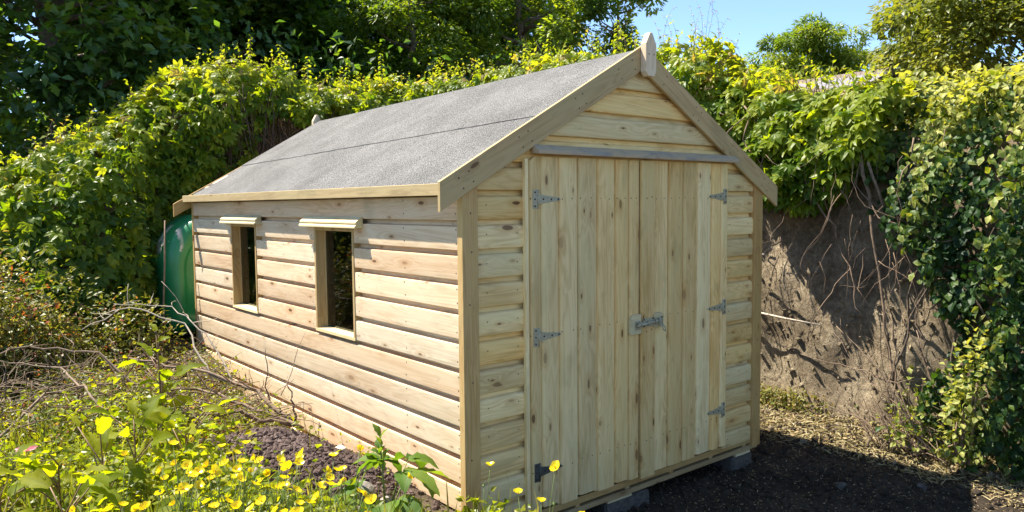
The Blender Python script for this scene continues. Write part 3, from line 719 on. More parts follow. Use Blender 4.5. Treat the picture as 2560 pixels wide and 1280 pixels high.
    if LP:
        me = scatter_mesh('shoot_leaves', SIMPLE, np.array(LP), np.array(LF), np.array(LN_), np.array(LS), np.clip(rng.normal(.78, .13, len(LP)), 0, 1), WM[root].translation)
        tag(link('shoot_leaves', me, WM[root], root, m), kind='stuff')
    return root
sA, sB, sC, sD = s_at(-5.5, 6.8), s_at(.55, 6.6), s_at(4.35, 5.7), s_at(4.6, 1.75)
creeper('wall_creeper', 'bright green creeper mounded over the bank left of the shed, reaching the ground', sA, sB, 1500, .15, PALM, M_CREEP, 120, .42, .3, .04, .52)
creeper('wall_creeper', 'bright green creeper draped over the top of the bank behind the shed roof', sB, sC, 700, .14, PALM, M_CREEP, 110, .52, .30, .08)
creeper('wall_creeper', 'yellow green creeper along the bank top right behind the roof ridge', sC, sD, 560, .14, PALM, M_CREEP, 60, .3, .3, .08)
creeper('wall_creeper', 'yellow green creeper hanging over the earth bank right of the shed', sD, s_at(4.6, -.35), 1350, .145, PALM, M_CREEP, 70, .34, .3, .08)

# variegated hedge at the right
hedge = thing('hedge', 'tall dark hedge of variegated leaves on the right bank', 'hedge', (4.2, -1.8, -.4))
N = 46000; y = rng.uniform(-4.2, -.12, N); z = rng.uniform(-.55, 2.66, N)
lim = np.interp(z, [-.6, -.1, .3, .9, 1.64, 2.0, 2.6], [-.95, -.85, -1.15, -.85, -.42, -.25, -.05])
keep = (y < lim + .15*lump(z*2, y, 1.0)) & (rng.uniform(0, 1, N) < .70 + .85*lump(y*3.6, z*4.6, 2.7)); y, z = y[keep], z[keep]; N = len(y)
tp = rng.uniform(0, 1, N) < .22
inn = np.where(rng.uniform(0, 1, N) < .22, rng.uniform(.12, .4, N), rng.exponential(.10, N))
xo = 4.12 - .24*np.sin(np.clip((z+.5)/3.1, 0, 1)*math.pi)**.6 - .13*lump(y*1.6, z*2.2, .4) - .08*lump(y*4, z*5, 1.4) + .0
xo = xo - .10*lump(y*4.3, z*5.0, 3.3) - .05*lump(y*9, z*8, 1.9) + .85*sst(z, 1.65, 2.9) - .12*sst(-z, -.4, .5)
x = np.where(tp, rng.uniform(4.15, 5.8, N), xo + inn); z = np.where(tp, 2.68 + .14*lump(y*1.8, x*2, 2.2) - inn*.5 - .1*sst(x, 4.8, 5.8) - .22*sst(-x, -4.5, -4.1), z)
P = np.stack([x, y, z], 1)
nr = np.where(tp[:, None], [[-.2, -.1, 1]], [[-.75, -.25, .55]]) + rng.normal(0, .42, (N, 3)); fw = np.where(tp[:, None], [[-.6, -.2, .1]], [[-.4, -.1, -.8]]) + rng.normal(0, .5, (N, 3))
ti = np.clip(.30 + .40*tp + .24*sst(z, 1.3, 2.5) - inn*.9 + .30*lump(y*4.3, z*5.0, 3.3)*sst(z, -.2, 1.2) + .14*sst(z, 1.5, 2.2) + rng.normal(0, .17, N), 0, 1)  # tint paints in sunlit top and bulges, shaded depths and lower half
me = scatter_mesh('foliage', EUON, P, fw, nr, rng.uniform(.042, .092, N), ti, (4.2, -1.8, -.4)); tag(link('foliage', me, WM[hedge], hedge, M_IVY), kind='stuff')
mb = MB()
for _ in range(26):
    p = np.array([4.3, rng.uniform(-3.5, -.6), -.5]); d = np.array([-.1, rng.normal(0, .2), 1.]); pts = []
    for i in range(12): pts.append(tuple(p)); d = norm(d + rng.normal(0, .16, 3)); p = p + d*.22; p[0] = min(max(p[0], 4.02), 4.4)
    mb.tube(pts, np.linspace(.016, .005, 12).tolist(), 5)
tag(mb.build('stem', M_BARK, WM[hedge], hedge), kind='stuff')
# low variegated bush in front of the hedge foot
def shrub(name, label, cat, loc, rad, n, size, tmpl, m, tmean, stems=8, sm=M_TWIG, clump=9, group=None, sd_=.16, upright=.6):
    root = thing(name, label, cat, loc, group); loc = np.array(loc); rad = np.array(rad)
    cc = norm(rng.normal(0, 1, (clump, 3)))*rng.uniform(.25, .85, (clump, 1)); cc[:, 2] = np.abs(cc[:, 2])
    k = rng.integers(0, clump, n); dv = norm(rng.normal(0, 1, (n, 3))); rr = rng.uniform(.35, 1, n)**.5*.42
    q = cc[k] + dv*rr[:, None]; P = loc + q*rad*np.array([1, 1, 1]); P[:, 2] = np.maximum(P[:, 2], loc[2] + .01)
    nr = dv*.6 + np.array([0, 0, .7]) + rng.normal(0, .35, (n, 3)); fw = dv + np.array([0, 0, -.25]) + rng.normal(0, .4, (n, 3))
    ti = np.clip(tmean + .12*dv[:, 2] + rng.normal(0, sd_, n) + rng.normal(0, .1, clump)[k], 0, 1)
    me = scatter_mesh('foliage', tmpl, P, fw, nr, size*rng.uniform(.55, 1.2, n), ti, loc); tag(link('foliage', me, WM[root], root, m), kind='stuff')
    mb = MB()
    for i in range(stems):
        e = loc + cc[i % clump]*rad*.95; b = loc + np.array([rng.normal(0, .12)*rad[0], rng.normal(0, .12)*rad[1], -.05]); md = (b+e)/2 + rng.normal(0, .06, 3)*rad; md[2] += .1*rad[2]
        r0 = .008 + .008*rad[2]; mb.tube([tuple(b), tuple(md), tuple(e)], [r0, r0*.6, r0*.25], 5)
    tag(mb.build('stem', sm, WM[root], root), kind='stuff'); return root
shrub('shrub', 'upright shrub with pale edged leaves catching the sun before the dark hedge', 'shrub', (3.72, -1.28, -.38), (.20, .20, 1.12), 620, .058, EUON, M_IVY, .78, 9, M_TWIG, 15)
shrub('shrub', 'low spreading shrub with pale edged leaves behind the dry twigs', 'shrub', (3.86, -.92, -.42), (.26, .38, .55), 420, .055, EUON, M_IVY, .66, 9, M_TWIG, 12)

# roots and stems hanging over the earth face right of the shed
hr = thing('hanging_roots', 'tangle of dry roots and vines hanging from under the creeper over bare earth', 'roots', (4.2, .3, 1.6)); mb = MB()
for i in range(130):
    y0 = rng.uniform(-.95, 1.7); z0 = rng.uniform(.9, 2.15); p = np.array([4.16 - rng.uniform(-.05, .22), y0, z0]); d = np.array([rng.normal(-.1, .15), rng.normal(0, .35), -1.]); pts = []
    n_ = int(rng.integers(4, 13))
    for j in range(n_):
        pts.append(tuple(p)); d = norm(d + rng.normal(0, .28, 3) + np.array([.02, 0, -.15])); p = p + d*rng.uniform(.05, .12); p[0] = min(p[0], 4.2)
    r0 = rng.choice([.0025, .0035, .005, .008], p=[.6, .3, .08, .02]); mb.tube(pts, np.linspace(r0, r0*.4, n_).tolist(), 4)
tag(mb.build('root', M_ROOT, WM[hr], hr), kind='stuff')
ds = thing('dead_stems', 'curtain of dead brown stems hanging below the creeper behind the far roof end', 'dead stems', (1.8, 6.2, 2.4)); mb = MB()
for i in range(420):
    p = np.array([rng.uniform(.7, 3.3), 6.22 + rng.normal(0, .07), rng.uniform(2.5, 3.1)]); d = np.array([rng.normal(0, .22), -.05, -1.]); pts = []
    for j in range(8): pts.append(tuple(p)); d = norm(d + rng.normal(0, .16, 3) + np.array([0, .02, -.1])); p = p + d*rng.uniform(.1, .2)
    mb.tube(pts, np.linspace(.007, .003, 8).tolist(), 4)
tag(mb.build('stem', M_DEAD, WM[ds], ds), kind='stuff')
for (ya, za, yb_, zb, r0, lab) in ((-.28, 1.95, -.62, -.2, .017, 'thick bare vine running down the bank from the creeper edge'), (-.36, 1.9, -.92, .3, .013, 'bent vine running down beside the dark hedge'), (.15, 1.7, -.38, .55, .010, 'thin vine curving down the shaded bank face')):
    mb = MB(); pts = []
    for j in range(14):
        t = j/13; pts.append((4.02 + .1*math.sin(t*3) - .05*t + rng.normal(0, .012), ya + (yb_-ya)*t + rng.normal(0, .022), za + (zb-za)*t))
    mb.tube(pts, np.linspace(r0, r0*.45, 14).tolist(), 6)
    tag(mb.build('hanging_vine', M_TWIG, Matrix.Translation(pts[0])), lab, 'vine', 'vines hanging down the bank')
for (pp, lab) in ((((4.10, .95, .50), (4.05, .4, .46), (4.04, .05, .44)), 'pale stick lying along the sunlit bank face'), (((4.10, .9, 1.05), (4.02, .62, 1.06)), 'short pale stick poking out of the bank near the shed corner')):
    mb = MB(); mb.tube([(x+rng.normal(0, .004), y, z) for x, y, z in pp], [.012, .011, .007][:len(pp)], 6); tag(mb.build('stick', M_PALE, Matrix.Translation(pp[0])), lab, 'stick', 'sticks on the bank face')
# dry twigs standing and leaning at the foot of the bank
TW = [([(4.02,-.66,-.45),(3.98,-.66,-.1),(4.0,-.64,.3),(3.98,-.60,.62)], .011, 'upright bare branch standing at the foot of the bank'),
      ([(3.86,-1.02,-.5),(3.85,-.78,-.12),(3.83,-.55,.2),(3.86,-.2,.48)], .010, 'long bare branch leaning left from the twig pile'),
      ([(3.88,-.95,-.48),(3.9,-.7,.05),(3.88,-.35,.12),(3.8,.1,.2)], .008, 'thin bare branch arching low over the sunlit soil'),
      ([(3.8,-.72,-.47),(3.78,-.5,-.28),(3.74,-.2,-.2),(3.7,.02,-.3)], .007, 'low curved twig resting on the soil beside the shed'),
      ([(4.05,-1.15,-.45),(4.0,-.95,.05),(4.02,-.8,.5)], .010, 'short bare branch before the hedge'),
      ([(4.05,-.98,.1),(3.98,-.82,.38),(3.98,-.7,.62)], .010, 'pale broken branch caught on the bank face'),
      ([(3.92,-1.2,-.5),(3.9,-.85,-.2),(3.92,-.45,.04),(3.95,-.1,.42)], .008, 'spindly bare branch crossing the twig pile'),
      ([(3.84,-.9,-.48),(3.8,-.72,-.38),(3.76,-.6,-.1),(3.8,-.7,.08)], .006, 'hooked thin twig above the soil')]
for pts, r0, lab in TW:
    mb = MB(); fine = []
    for i in range(len(pts)-1):
        for k in range(4): 
            t = k/4; fine.append(tuple(Vector(pts[i]).lerp(Vector(pts[i+1]), t) + Vector(rng.normal(0, .008, 3))))
    fine.append(pts[-1]); mb.tube(fine, np.linspace(r0, r0*.4, len(fine)).tolist(), 5)
    for _ in range(4):
        i = int(rng.integers(2, len(fine)-1)); a = Vector(fine[i]); d = Vector(rng.normal(0, 1, 3)); d.normalize(); mb.tube([a, a + d*.09 + Vector((0,0,.03)), a + d*.17 + Vector((0,0,.03))], [.004, .003, .0015], 4)
    tag(mb.build('dry_branch', M_TWIG, Matrix.Translation(pts[0])), lab, 'branch', 'dry branches at the foot of the bank')
tw2 = MB()
for _ in range(70):
    p = np.array([3.92 + rng.normal(0, .09), rng.uniform(-1.3, -.35), -.48]); d = norm(np.array([rng.normal(0, .25), rng.normal(.45, .5), 1.0])); pts = []
    n_ = int(rng.integers(4, 9))
    for j in range(n_): pts.append(tuple(p)); d = norm(d + rng.normal(0, .16, 3) + np.array([0, .05, -.06])); p = p + d*.085; p[0] = min(p[0], 4.06)
    tw2.tube(pts, np.linspace(.0045, .0014, n_).tolist(), 4)
tag(tw2.build('twig_pile', M_TWIG), kind='stuff')
# chips, dead leaves and crumbs of soil
def litter(name, n, fpos, size, m, tm, tmpl=SIMPLE, flat=.25, label=None):
    P = fpos(n); n = len(P); P[:, 2] = zg(P[:, 0], P[:, 1]) + rng.uniform(.002, .014, n)
    nr = np.array([0, 0, 1.]) + rng.normal(0, flat, (n, 3)); fw = rng.normal(0, 1, (n, 3)) * [1, 1, .2]
    me = scatter_mesh(name, tmpl, P, fw, nr, size*rng.uniform(.4, 1.3, n), np.clip(rng.normal(tm, .25, n), 0, 1))
    return tag(link(name, me, None, None, m), kind='stuff')
def box_pos(x0, x1, y0, y1): return lambda n: np.stack([rng.uniform(x0, x1, n), rng.uniform(y0, y1, n), np.zeros(n)], 1)
litter('wood_chips', 12000, box_pos(.5, 4.1, -3.2, 1.2), .024, M_LITTER, .5, NARROW)
litter('dead_leaves', 1800, lambda n: np.stack([3.95 + rng.normal(0, .17, n), rng.uniform(-2.6, 1.6, n), np.zeros(n)], 1), .04, M_LITTER, .5, SIMPLE, .5)
litter('straw', 9000, lambda n: np.stack([3.93 + rng.normal(0, .17, n), rng.uniform(-2.6, 1.6, n), np.zeros(n)], 1), .085, M_LITTER, .66, blade_tm(.05), .5)
n = 1500; y_ = rng.normal(.55, .25, n); h_ = rng.uniform(0, 1, n); P = np.stack([4.06 + .06*h_ + rng.normal(0, .022, n), y_, -.44 + .18*h_ + rng.normal(0, .03, n)], 1)
tag(link('moss', scatter_mesh('moss', SIMPLE, P, rng.normal(0, 1, (n, 3)), np.array([-.7, 0, .7]) + rng.normal(0, .4, (n, 3)), rng.uniform(.02, .045, n), np.clip(rng.normal(.74, .12, n), 0, .9)), None, None, M_BRAM), kind='stuff')
def crumbs(name, n, fpos, smin, smax, m):
    """small angular lumps lying on the ground"""
    ico = bmesh.new(); bmesh.ops.create_icosphere(ico, subdivisions=1, radius=1); TV = np.array([v.co[:] for v in ico.verts]); TT = np.array([[v.index for v in f.verts] for f in ico.faces]); ico.free()
    P = fpos(n); s = smin + (smax-smin)*rng.uniform(0, 1, n)**3; P[:, 2] = zg(P[:, 0], P[:, 1]) + s*.25
    V = TV[None]*(1 + rng.normal(0, .22, (n, len(TV), 1))); V = V*rng.uniform(.6, 1.2, (n, 1, 3))*s[:, None, None] + P[:, None, :]
    T = TT[None] + (np.arange(n)*len(TV))[:, None, None]
    return tag(link(name, np_mesh(name, V.reshape(-1, 3), T.reshape(-1, 3)), None, None, m), kind='stuff')
crumbs('soil_crumbs', 11000, lambda n: np.stack([-.5 + rng.normal(0, .28, n), 1.3 + rng.normal(0, .48, n), np.zeros(n)], 1), .005, .026, M_HEAP)
crumbs('yard_crumbs', 9000, box_pos(.4, 4.1, -3, 1.0), .005, .03, M_YARD)
crumbs('bank_crumbs', 260, lambda n: np.stack([3.98 + rng.normal(0, .1, n), rng.uniform(-1.6, 1.8, n), np.zeros(n)], 1), .008, .04, M_BANK)

sel = [Vector(v) for v in V_BANK if v[0] > 3.9 and -2 < v[1] < 2.2 and v[2] < 2.0]
pts_ = np.array([sel[i] for i in rng.integers(0, len(sel), 2600)]) + rng.normal(0, .02, (2600, 3))
o_ = crumbs('bank_clods', 2600, lambda n: pts_.copy(), .005, .030, M_BANK)
me_ = o_.data; co = np.zeros(len(me_.vertices)*3, np.float32); me_.vertices.foreach_get('co', co); co = co.reshape(2600, -1, 3)
co = co - co.mean(1, keepdims=True) + (pts_ + np.array([-.004, 0, 0]))[:, None, :]; me_.vertices.foreach_set('co', np.ascontiguousarray(co, np.float32).ravel()); me_.update()
# stones on the heap
def stone(loc, sc, seed, label, m=M_STONE, name='stone'):
    r = np.random.default_rng(seed); bm = bmesh.new(); bmesh.ops.create_icosphere(bm, subdivisions=3, radius=1)
    pl = [(Vector(r.normal(0, 1, 3)).normalized(), r.uniform(.55, .9)) for _ in range(11)]
    for v in bm.verts:
        for nn, d in pl:
            e = v.co.dot(nn) - d
            if e > 0: v.co -= nn*e
        v.co = Vector((v.co.x*sc[0], v.co.y*sc[1], v.co.z*sc[2])) + Vector(r.normal(0, .0015, 3))
    me = bpy.data.meshes.new(name); bm.to_mesh(me); bm.free()
    z = float(zg(loc[0], loc[1])) + sc[2]*.35
    return tag(link(name, me, Matrix.Translation((loc[0], loc[1], z)) @ Matrix.Rotation(r.uniform(0, 6), 4, 'Z'), None, m), label, 'stone', 'stones in the soil heap')
for i, (x, y_, sc_, lab) in enumerate(((1.95, -.95, .05, 'small stone lying on the dark yard soil in front of the doors'), (2.9, -.75, .06, 'stone on the yard soil near the right corner post'), (2.55, -1.5, .045, 'stone on the yard soil at the bottom right of the picture'), (3.35, -1.15, .05, 'stone in the shade near the dry litter'), (3.0, .25, .05, 'stone beside the front right block'))):
    stone((x, y_), (sc_, sc_*.8, sc_*.6), 40+i, lab, M_BLOCK)
stone((-1.02, 1.12), (.13, .10, .10), 3, 'pinkish grey stone at the left foot of the soil heap', simple('pink_stone', (.40, .31, .27), .9, var=.4, scale=8, bump=.02))
stone((-.22, 1.12), (.06, .05, .05), 4, 'small pale stone near the top right of the soil heap', M_PALE)
stone((-.46, .42), (.11, .09, .09), 5, 'grey stone under the leafy raspberry plant'); stone((-.58, .35), (.09, .07, .06), 6, 'smaller grey stone left of the raspberry plant')
stone((-.36, .30), (.08, .08, .06), 7, 'dark stone in the soil right below the raspberry leaves'); stone((-.85, .95), (.06, .05, .045), 8, 'small broken stone among the buttercups')

# ------------------------------------------------------------------ left bed: brambles, cut branches, ground cover
gz = lambda x, y: float(zg(np.array(x), np.array(y)))
shrub('bramble_bush', 'dense bramble bush with small dull leaves at the far left of the bed', 'bush', (-1.75, 4.55, .0), (.95, .75, 1.35), 10000, .062, OVAL, M_BRAM, .6, 22, M_TWIG, 34)
shrub('bramble_bush', 'lower bramble bush between the creeper and the cut branches', 'bush', (-.75, 4.75, .0), (.6, .5, .75), 3000, .055, OVAL, M_BRAM, .6, 12, M_TWIG, 18)
def cover(name, n, fpos, hmax, size, tmpl, m, tm, sd_=.2, up=.7):
    P = fpos(n); n = len(P); h = hmax*rng.uniform(0, 1, n)**1.4; P[:, 2] = zg(P[:, 0], P[:, 1]) + h*(.75 + .5*lump(P[:, 0]*1.7, P[:, 1]*1.9, .3))
    nr = np.array([0, 0, up]) + rng.normal(0, .5, (n, 3)); fw = rng.normal(0, 1, (n, 3))*[1, 1, .5]
    me = scatter_mesh(name, tmpl, P, fw, nr, size*rng.uniform(.5, 1.3, n), np.clip(rng.normal(tm, sd_, n), 0, 1))
    return tag(link(name, me, None, None, m), kind='stuff')
def gpos(*cs):
    """mixture of gaussian patches (x, y, sx, sy, weight), kept on the bed"""
    def f(n):
        wts = np.array([c[4] for c in cs]); k = rng.choice(len(cs), n, p=wts/wts.sum()); c = np.array(cs)[k]
        x = c[:,0] + rng.normal(0, 1, n)*c[:,2]; y = c[:,1] + rng.normal(0, 1, n)*c[:,3]; ok = (x < -.04) | (y < -.15) & (x < .05)
        ok &= (np.hypot(x+2.49, y+3.47) > 2.1) & ~((x > -1.02) & (y > .25) & (y < 2.15) & (rng.uniform(0, 1, n) < .93)) & ~((np.hypot(x+.44, y-.05) < .4) & (rng.uniform(0, 1, n) < .8))
        return np.stack([x, y, np.zeros(n)], 1)[ok]
    return f
cover('bramble_litter', 30000, gpos((-1.5, 2.9, .75, .75, 1), (-.8, 3.4, .5, .7, .8), (-2.3, 2.6, .8, .9, .6)), .30, .036, OVAL, M_BRAM, .62, .24)
litter('dead_stalks', 15000, gpos((-1.2, 2.9, .8, .8, 1), (-.5, 3.3, .3, .7, .5), (-1.6, 1.9, .6, .4, .5)), .09, M_LITTER, .6, NARROW, .8)
cover('herb_leaves', 19000, gpos((-1.75, 1.3, .75, .7, 1), (-2.4, .6, .7, .7, .8), (-1.3, .5, .5, .6, .9), (-.9, -.3, .4, .5, .5), (-.35, -.75, .25, .5, .5)), .34, .062, SIMPLE, M_HERB, .55)
cover('fresh_weeds', 3200, gpos((-1.5, 2.2, .55, .45, 1), (-2.2, 2.5, .5, .6, 1), (-.9, 2.6, .35, .4, .6), (-.5, 3.2, .25, .5, .5)), .42, .058, SIMPLE, M_HERB, .55)
cover('wall_foot_weeds', 2600, gpos((-.2, 2.6, .12, .9, 1), (-.12, .8, .06, .3, .3)), .22, .04, SIMPLE, M_HERB, .6)
# grass
def grass(name, n, fpos, h, m=M_GRASS, tm=.45):
    P = fpos(n); n = len(P); P[:, 2] = zg(P[:, 0], P[:, 1])
    fw = np.array([0, 0, 1.]) + rng.normal(0, .32, (n, 3)); nr = rng.normal(0, 1, (n, 3))*[1, 1, .2]
    me = scatter_mesh(name, BLADE, P, fw, nr, h*rng.uniform(.45, 1.2, n), np.clip(rng.normal(tm, .25, n), 0, 1)); return tag(link(name, me, None, None, m), kind='stuff')
grass('grass', 3200, gpos((-1.9, .6, .6, .6, 1), (-1.2, .0, .5, .5, 1), (-.6, -.5, .3, .4, .6), (-2.6, 1.8, .5, .8, .4), (-1.6, 2.3, .5, .5, .8)), .30)
# cut bramble branches lying over the bed
def branch(pts, r0, lab, m=M_TWIG, side=7):
    mb = MB(); fine = []
    for i in range(len(pts)-1):
        for k in range(5): fine.append(tuple(Vector(pts[i]).lerp(Vector(pts[i+1]), k/5) + Vector(rng.normal(0, .010, 3))))
    fine.append(pts[-1]); n_ = len(fine); mb.tube(fine, np.linspace(r0, r0*.35, n_).tolist(), 6)
    for _ in range(side):
        i = int(rng.integers(2, n_-1)); a = Vector(fine[i]); d = Vector((rng.normal(0, 1), rng.normal(0, 1), abs(rng.normal(0, .5)))).normalized(); l = rng.uniform(.1, .4)
        q = [a]; 
        for j in range(4): d = (d + Vector(rng.normal(0, .25, 3))).normalized(); q.append(q[-1] + d*l/4)
        mb.tube(q, np.linspace(r0*.45, .0015, 5).tolist(), 4)
    return tag(mb.build('cut_branch', m, Matrix.Translation(pts[0])), lab, 'branch', 'cut branches lying across the bed')
branch([(-.12, 2.15, -.12), (-.25, 2.55, .06), (-.55, 3.1, .22), (-.95, 3.6, .28)], .022, 'thick dark branch arching from the soil heap along the shed wall')
branch([(-.14, 2.1, -.14), (-.5, 2.25, .0), (-1.0, 2.3, .02), (-1.55, 2.35, -.02)], .020, 'brown branch lying level behind the soil heap')
branch([(-.1, 2.0, -.15), (-.35, 2.3, .0), (-.65, 2.75, .12), (-.9, 3.1, .1)], .018, 'dark forked branch below the arching one')
branch([(-.10, 2.12, -.2), (-.10, 2.14, .02), (-.13, 2.22, .18)], .012, 'short dark stub standing at the root of the branches', M_BARK, 0)
branch([(-.35, 3.3, .05), (-.45, 3.7, .5), (-.85, 4.0, .68), (-1.25, 3.9, .52)], .010, 'pale arching bramble cane beside the far end of the wall', M_PALE, 6)
branch([(-.2, 3.2, .0), (-.3, 3.6, .42), (-.5, 3.95, .66), (-.95, 4.1, .7)], .009, 'second pale cane arching behind the first', M_PALE, 6)
branch([(-1.35, 2.0, .05), (-1.5, 2.5, .3), (-1.55, 3.0, .38), (-1.9, 3.4, .42)], .011, 'crooked grey branch in the middle of the bramble litter', M_TWIG, 9)
branch([(-1.0, 2.9, .1), (-1.25, 3.2, .42), (-1.7, 3.4, .50), (-2.2, 3.5, .4)], .012, 'brown branch across the bramble litter', M_TWIG, 9)
branch([(-2.1, 2.2, .05), (-1.7, 2.6, .28), (-1.2, 2.75, .26), (-.7, 2.9, .15)], .011, 'long thin cane crossing the litter towards the shed', M_TWIG, 10)
branch([(-.16, 2.5, -.2), (-.17, 2.52, .1), (-.18, 2.5, .42)], .008, 'upright thorny cane standing against the shed wall', M_BARK, 2)
tw = MB()
for _ in range(800):
    x, y_ = rng.normal(-1.3, .7), rng.normal(2.9, .65)
    if x > -.08: continue
    p = np.array([x, y_, gz(x, y_) + rng.uniform(.02, .3)]); d = norm(rng.normal(0, 1, 3)*[1, 1, .35]); pts = []
    for j in range(6): pts.append(tuple(p)); d = norm(d + rng.normal(0, .25, 3)); p = p + d*rng.uniform(.05, .12)
    tw.tube(pts, np.linspace(.0042, .0015, 6).tolist(), 4)
tag(tw.build('twig_tangle', M_TWIG), kind='stuff')
mb = MB(); mb.box((-.05, -.22, -.012), (.05, .22, .012))
me = mb.mesh('timber_offcut'); tag(link('timber_offcut', me, Matrix.Translation((-2.55, 3.6, .2)) @ Euler((R(-38), R(8), R(-40))).to_matrix().to_4x4(), None, M_RAW), 'pale timber offcut lying in the weeds at the far left', 'offcut')

# dock plants with big wavy leaves
def big_leaf(name, L_, W_, bend, m, nseg=9, wave=.22, seed=0):
    r = np.random.default_rng(seed); V = []; rim = []
    for i in range(nseg+1):
        t = i/nseg; wd = W_*(math.sin(math.pi*min(1, t*.94+.06))**.75)*(1-.35*t); a = bend*t
        y_ = L_*math.sin(a)/max(bend, .01) if bend > .02 else L_*t; z_ = -L_*(1-math.cos(a))/max(bend, .01) if bend > .02 else 0
        for j, u in enumerate((-1, -.5, 0, .5, 1)):
            ww = wd*u*(1 + (r.uniform(-.2, .2) if abs(u) == 1 else 0)); V.append((ww, y_, z_ + abs(u)*wd*.35 + (wave*wd*r.normal(0, 1) if abs(u) == 1 else .05*wd*r.normal(0, 1) + .10*wd*((i % 2)*2-1)*(abs(u) == .5)))); rim.append(abs(u))
    T = [];
    for i in range(nseg):
        for j in range(4): a = i*5+j; T += [(a, a+1, a+6, a+5)]
    return np_mesh(name, np.array(V), np.array(T), {'tint': np.full(len(V), r.uniform(.2, .95)), 'rim': np.array(rim)}, smooth=True)
DOCKL = [big_leaf('leaf', 1, .235, .5+.16*k, M_DOCK, seed=k) for k in range(7)]
for d_ in DOCKL: d_.materials.append(M_DOCK)
def leaf_matrix(p, yaw, pitch, roll, s):
    return Matrix.Translation(p) @ Euler((pitch, roll, yaw), 'XYZ').to_matrix().to_4x4() @ Matrix.Scale(s, 4)
def dock(loc, h, n_low, label, smin=.16, smax=.26, stalk=True):
    z = gz(*loc); root = thing('dock_plant', label, 'plant', (loc[0], loc[1], z), 'dock plants in the bed')
    mb = MB(); tipx = rng.normal(0, .04); pts = [(loc[0] + tipx*t*t, loc[1] + .03*t, z + h*t) for t in np.linspace(0, 1, 6)]
    if stalk: mb.tube(pts, np.linspace(.009, .004, 6).tolist(), 6)
    M0 = WM[root]
    for i in range(n_low):
        yaw = rng.uniform(0, 6.28); s = rng.uniform(smin, smax); up = rng.uniform(.45, 1.2); l = rng.uniform(.05, .16)
        b = Vector((loc[0], loc[1], z + rng.uniform(.25, .75)*h)); e = b + Vector((-math.sin(yaw)*l, math.cos(yaw)*l, l*1.2)); mb.tube([Vector((loc[0], loc[1], z-.02)), b, e], [.005, .004, .003], 5)
        link('leaf', DOCKL[int(rng.integers(7))], leaf_matrix(e, yaw, up, rng.normal(0, .5), s), root)
    if stalk:
        for i in range(9):
            t = .3 + .7*i/8; yaw = i*2.4 + rng.normal(0, .4); p = Vector(pts[0]).lerp(Vector(pts[-1]), t)
            link('leaf', DOCKL[int(rng.integers(7))], leaf_matrix(p, yaw, rng.uniform(.5, 1.1), rng.normal(0, .4), (smax+.02)*(1.0-.62*t)), root)
    mb.build('stem', M_STEMR, WM[root], root); return root
dock((-1.14, 1.86), .82, 6, 'tall leafy dock with reddish stem standing before the shed wall', .17, .235)
for dx, dy, h, n_, lab in ((-1.90, .80, .55, 7, 'broad leaved dock at the far left beside the pink flower'), (-1.72, .72, .56, 7, 'broad leaved dock left of the bed middle, leaves cupped upright'), (-1.55, .80, .60, 7, 'tallest of the low docks, in the middle of the flower bed'),
                      (-1.24, 1.0, .52, 6, 'dark leaved dock just left of the soil heap'), (-1.95, .30, .42, 8, 'large bright dock in the left foreground'), (-1.72, -.10, .40, 8, 'bright dock among the buttercups near the viewer'), (-2.15, .75, .40, 6, 'dock at the left picture edge below the pink flower')):
    dock((dx, dy), h*.92, n_, lab, .13, .225, False)

# raspberry plant by the shed corner
root = thing('raspberry_plant', 'fresh green raspberry plant with ribbed leaves below the shed corner', 'plant', (-.44, .14, gz(-.44, .14)))
RASP = [big_leaf('leaf', 1, .30, .7+.2*k, M_RASP, 8, .10, 20+k) for k in range(5)]
for d_ in RASP: d_.materials.append(M_RASP)
mb = MB(); b0 = Vector((-.44, .14, gz(-.44, .14)))
for i in range(9):
    yaw = i*.75 + rng.normal(0, .2); l = rng.uniform(.12, .24); e = b0 + Vector((-math.sin(yaw)*l, math.cos(yaw)*l*.8, rng.uniform(.16, .32))); mb.tube([b0, b0.lerp(e, .5) + Vector((0, 0, .05)), e], [.005, .004, .003], 5)
    for da, s in ((0, .23), (1.0, .18), (-1.0, .18)):
        link('leaf', RASP[int(rng.integers(5))], leaf_matrix(e, yaw+da, rng.uniform(-.1, .35), rng.normal(0, .2), s*rng.uniform(.85, 1.15)), root)
tip = b0 + Vector((-.02, .02, .50)); mb.tube([b0, b0.lerp(tip, .5), tip], [.006, .005, .003], 5)
for i in range(9):
    t = .62 + .38*i/8; link('leaf', RASP[int(rng.integers(5))], leaf_matrix(b0.lerp(tip, t), i*2.4, 1.25, rng.normal(0, .2), .085), root)
mb.build('stem', M_STEMG, WM[root], root)

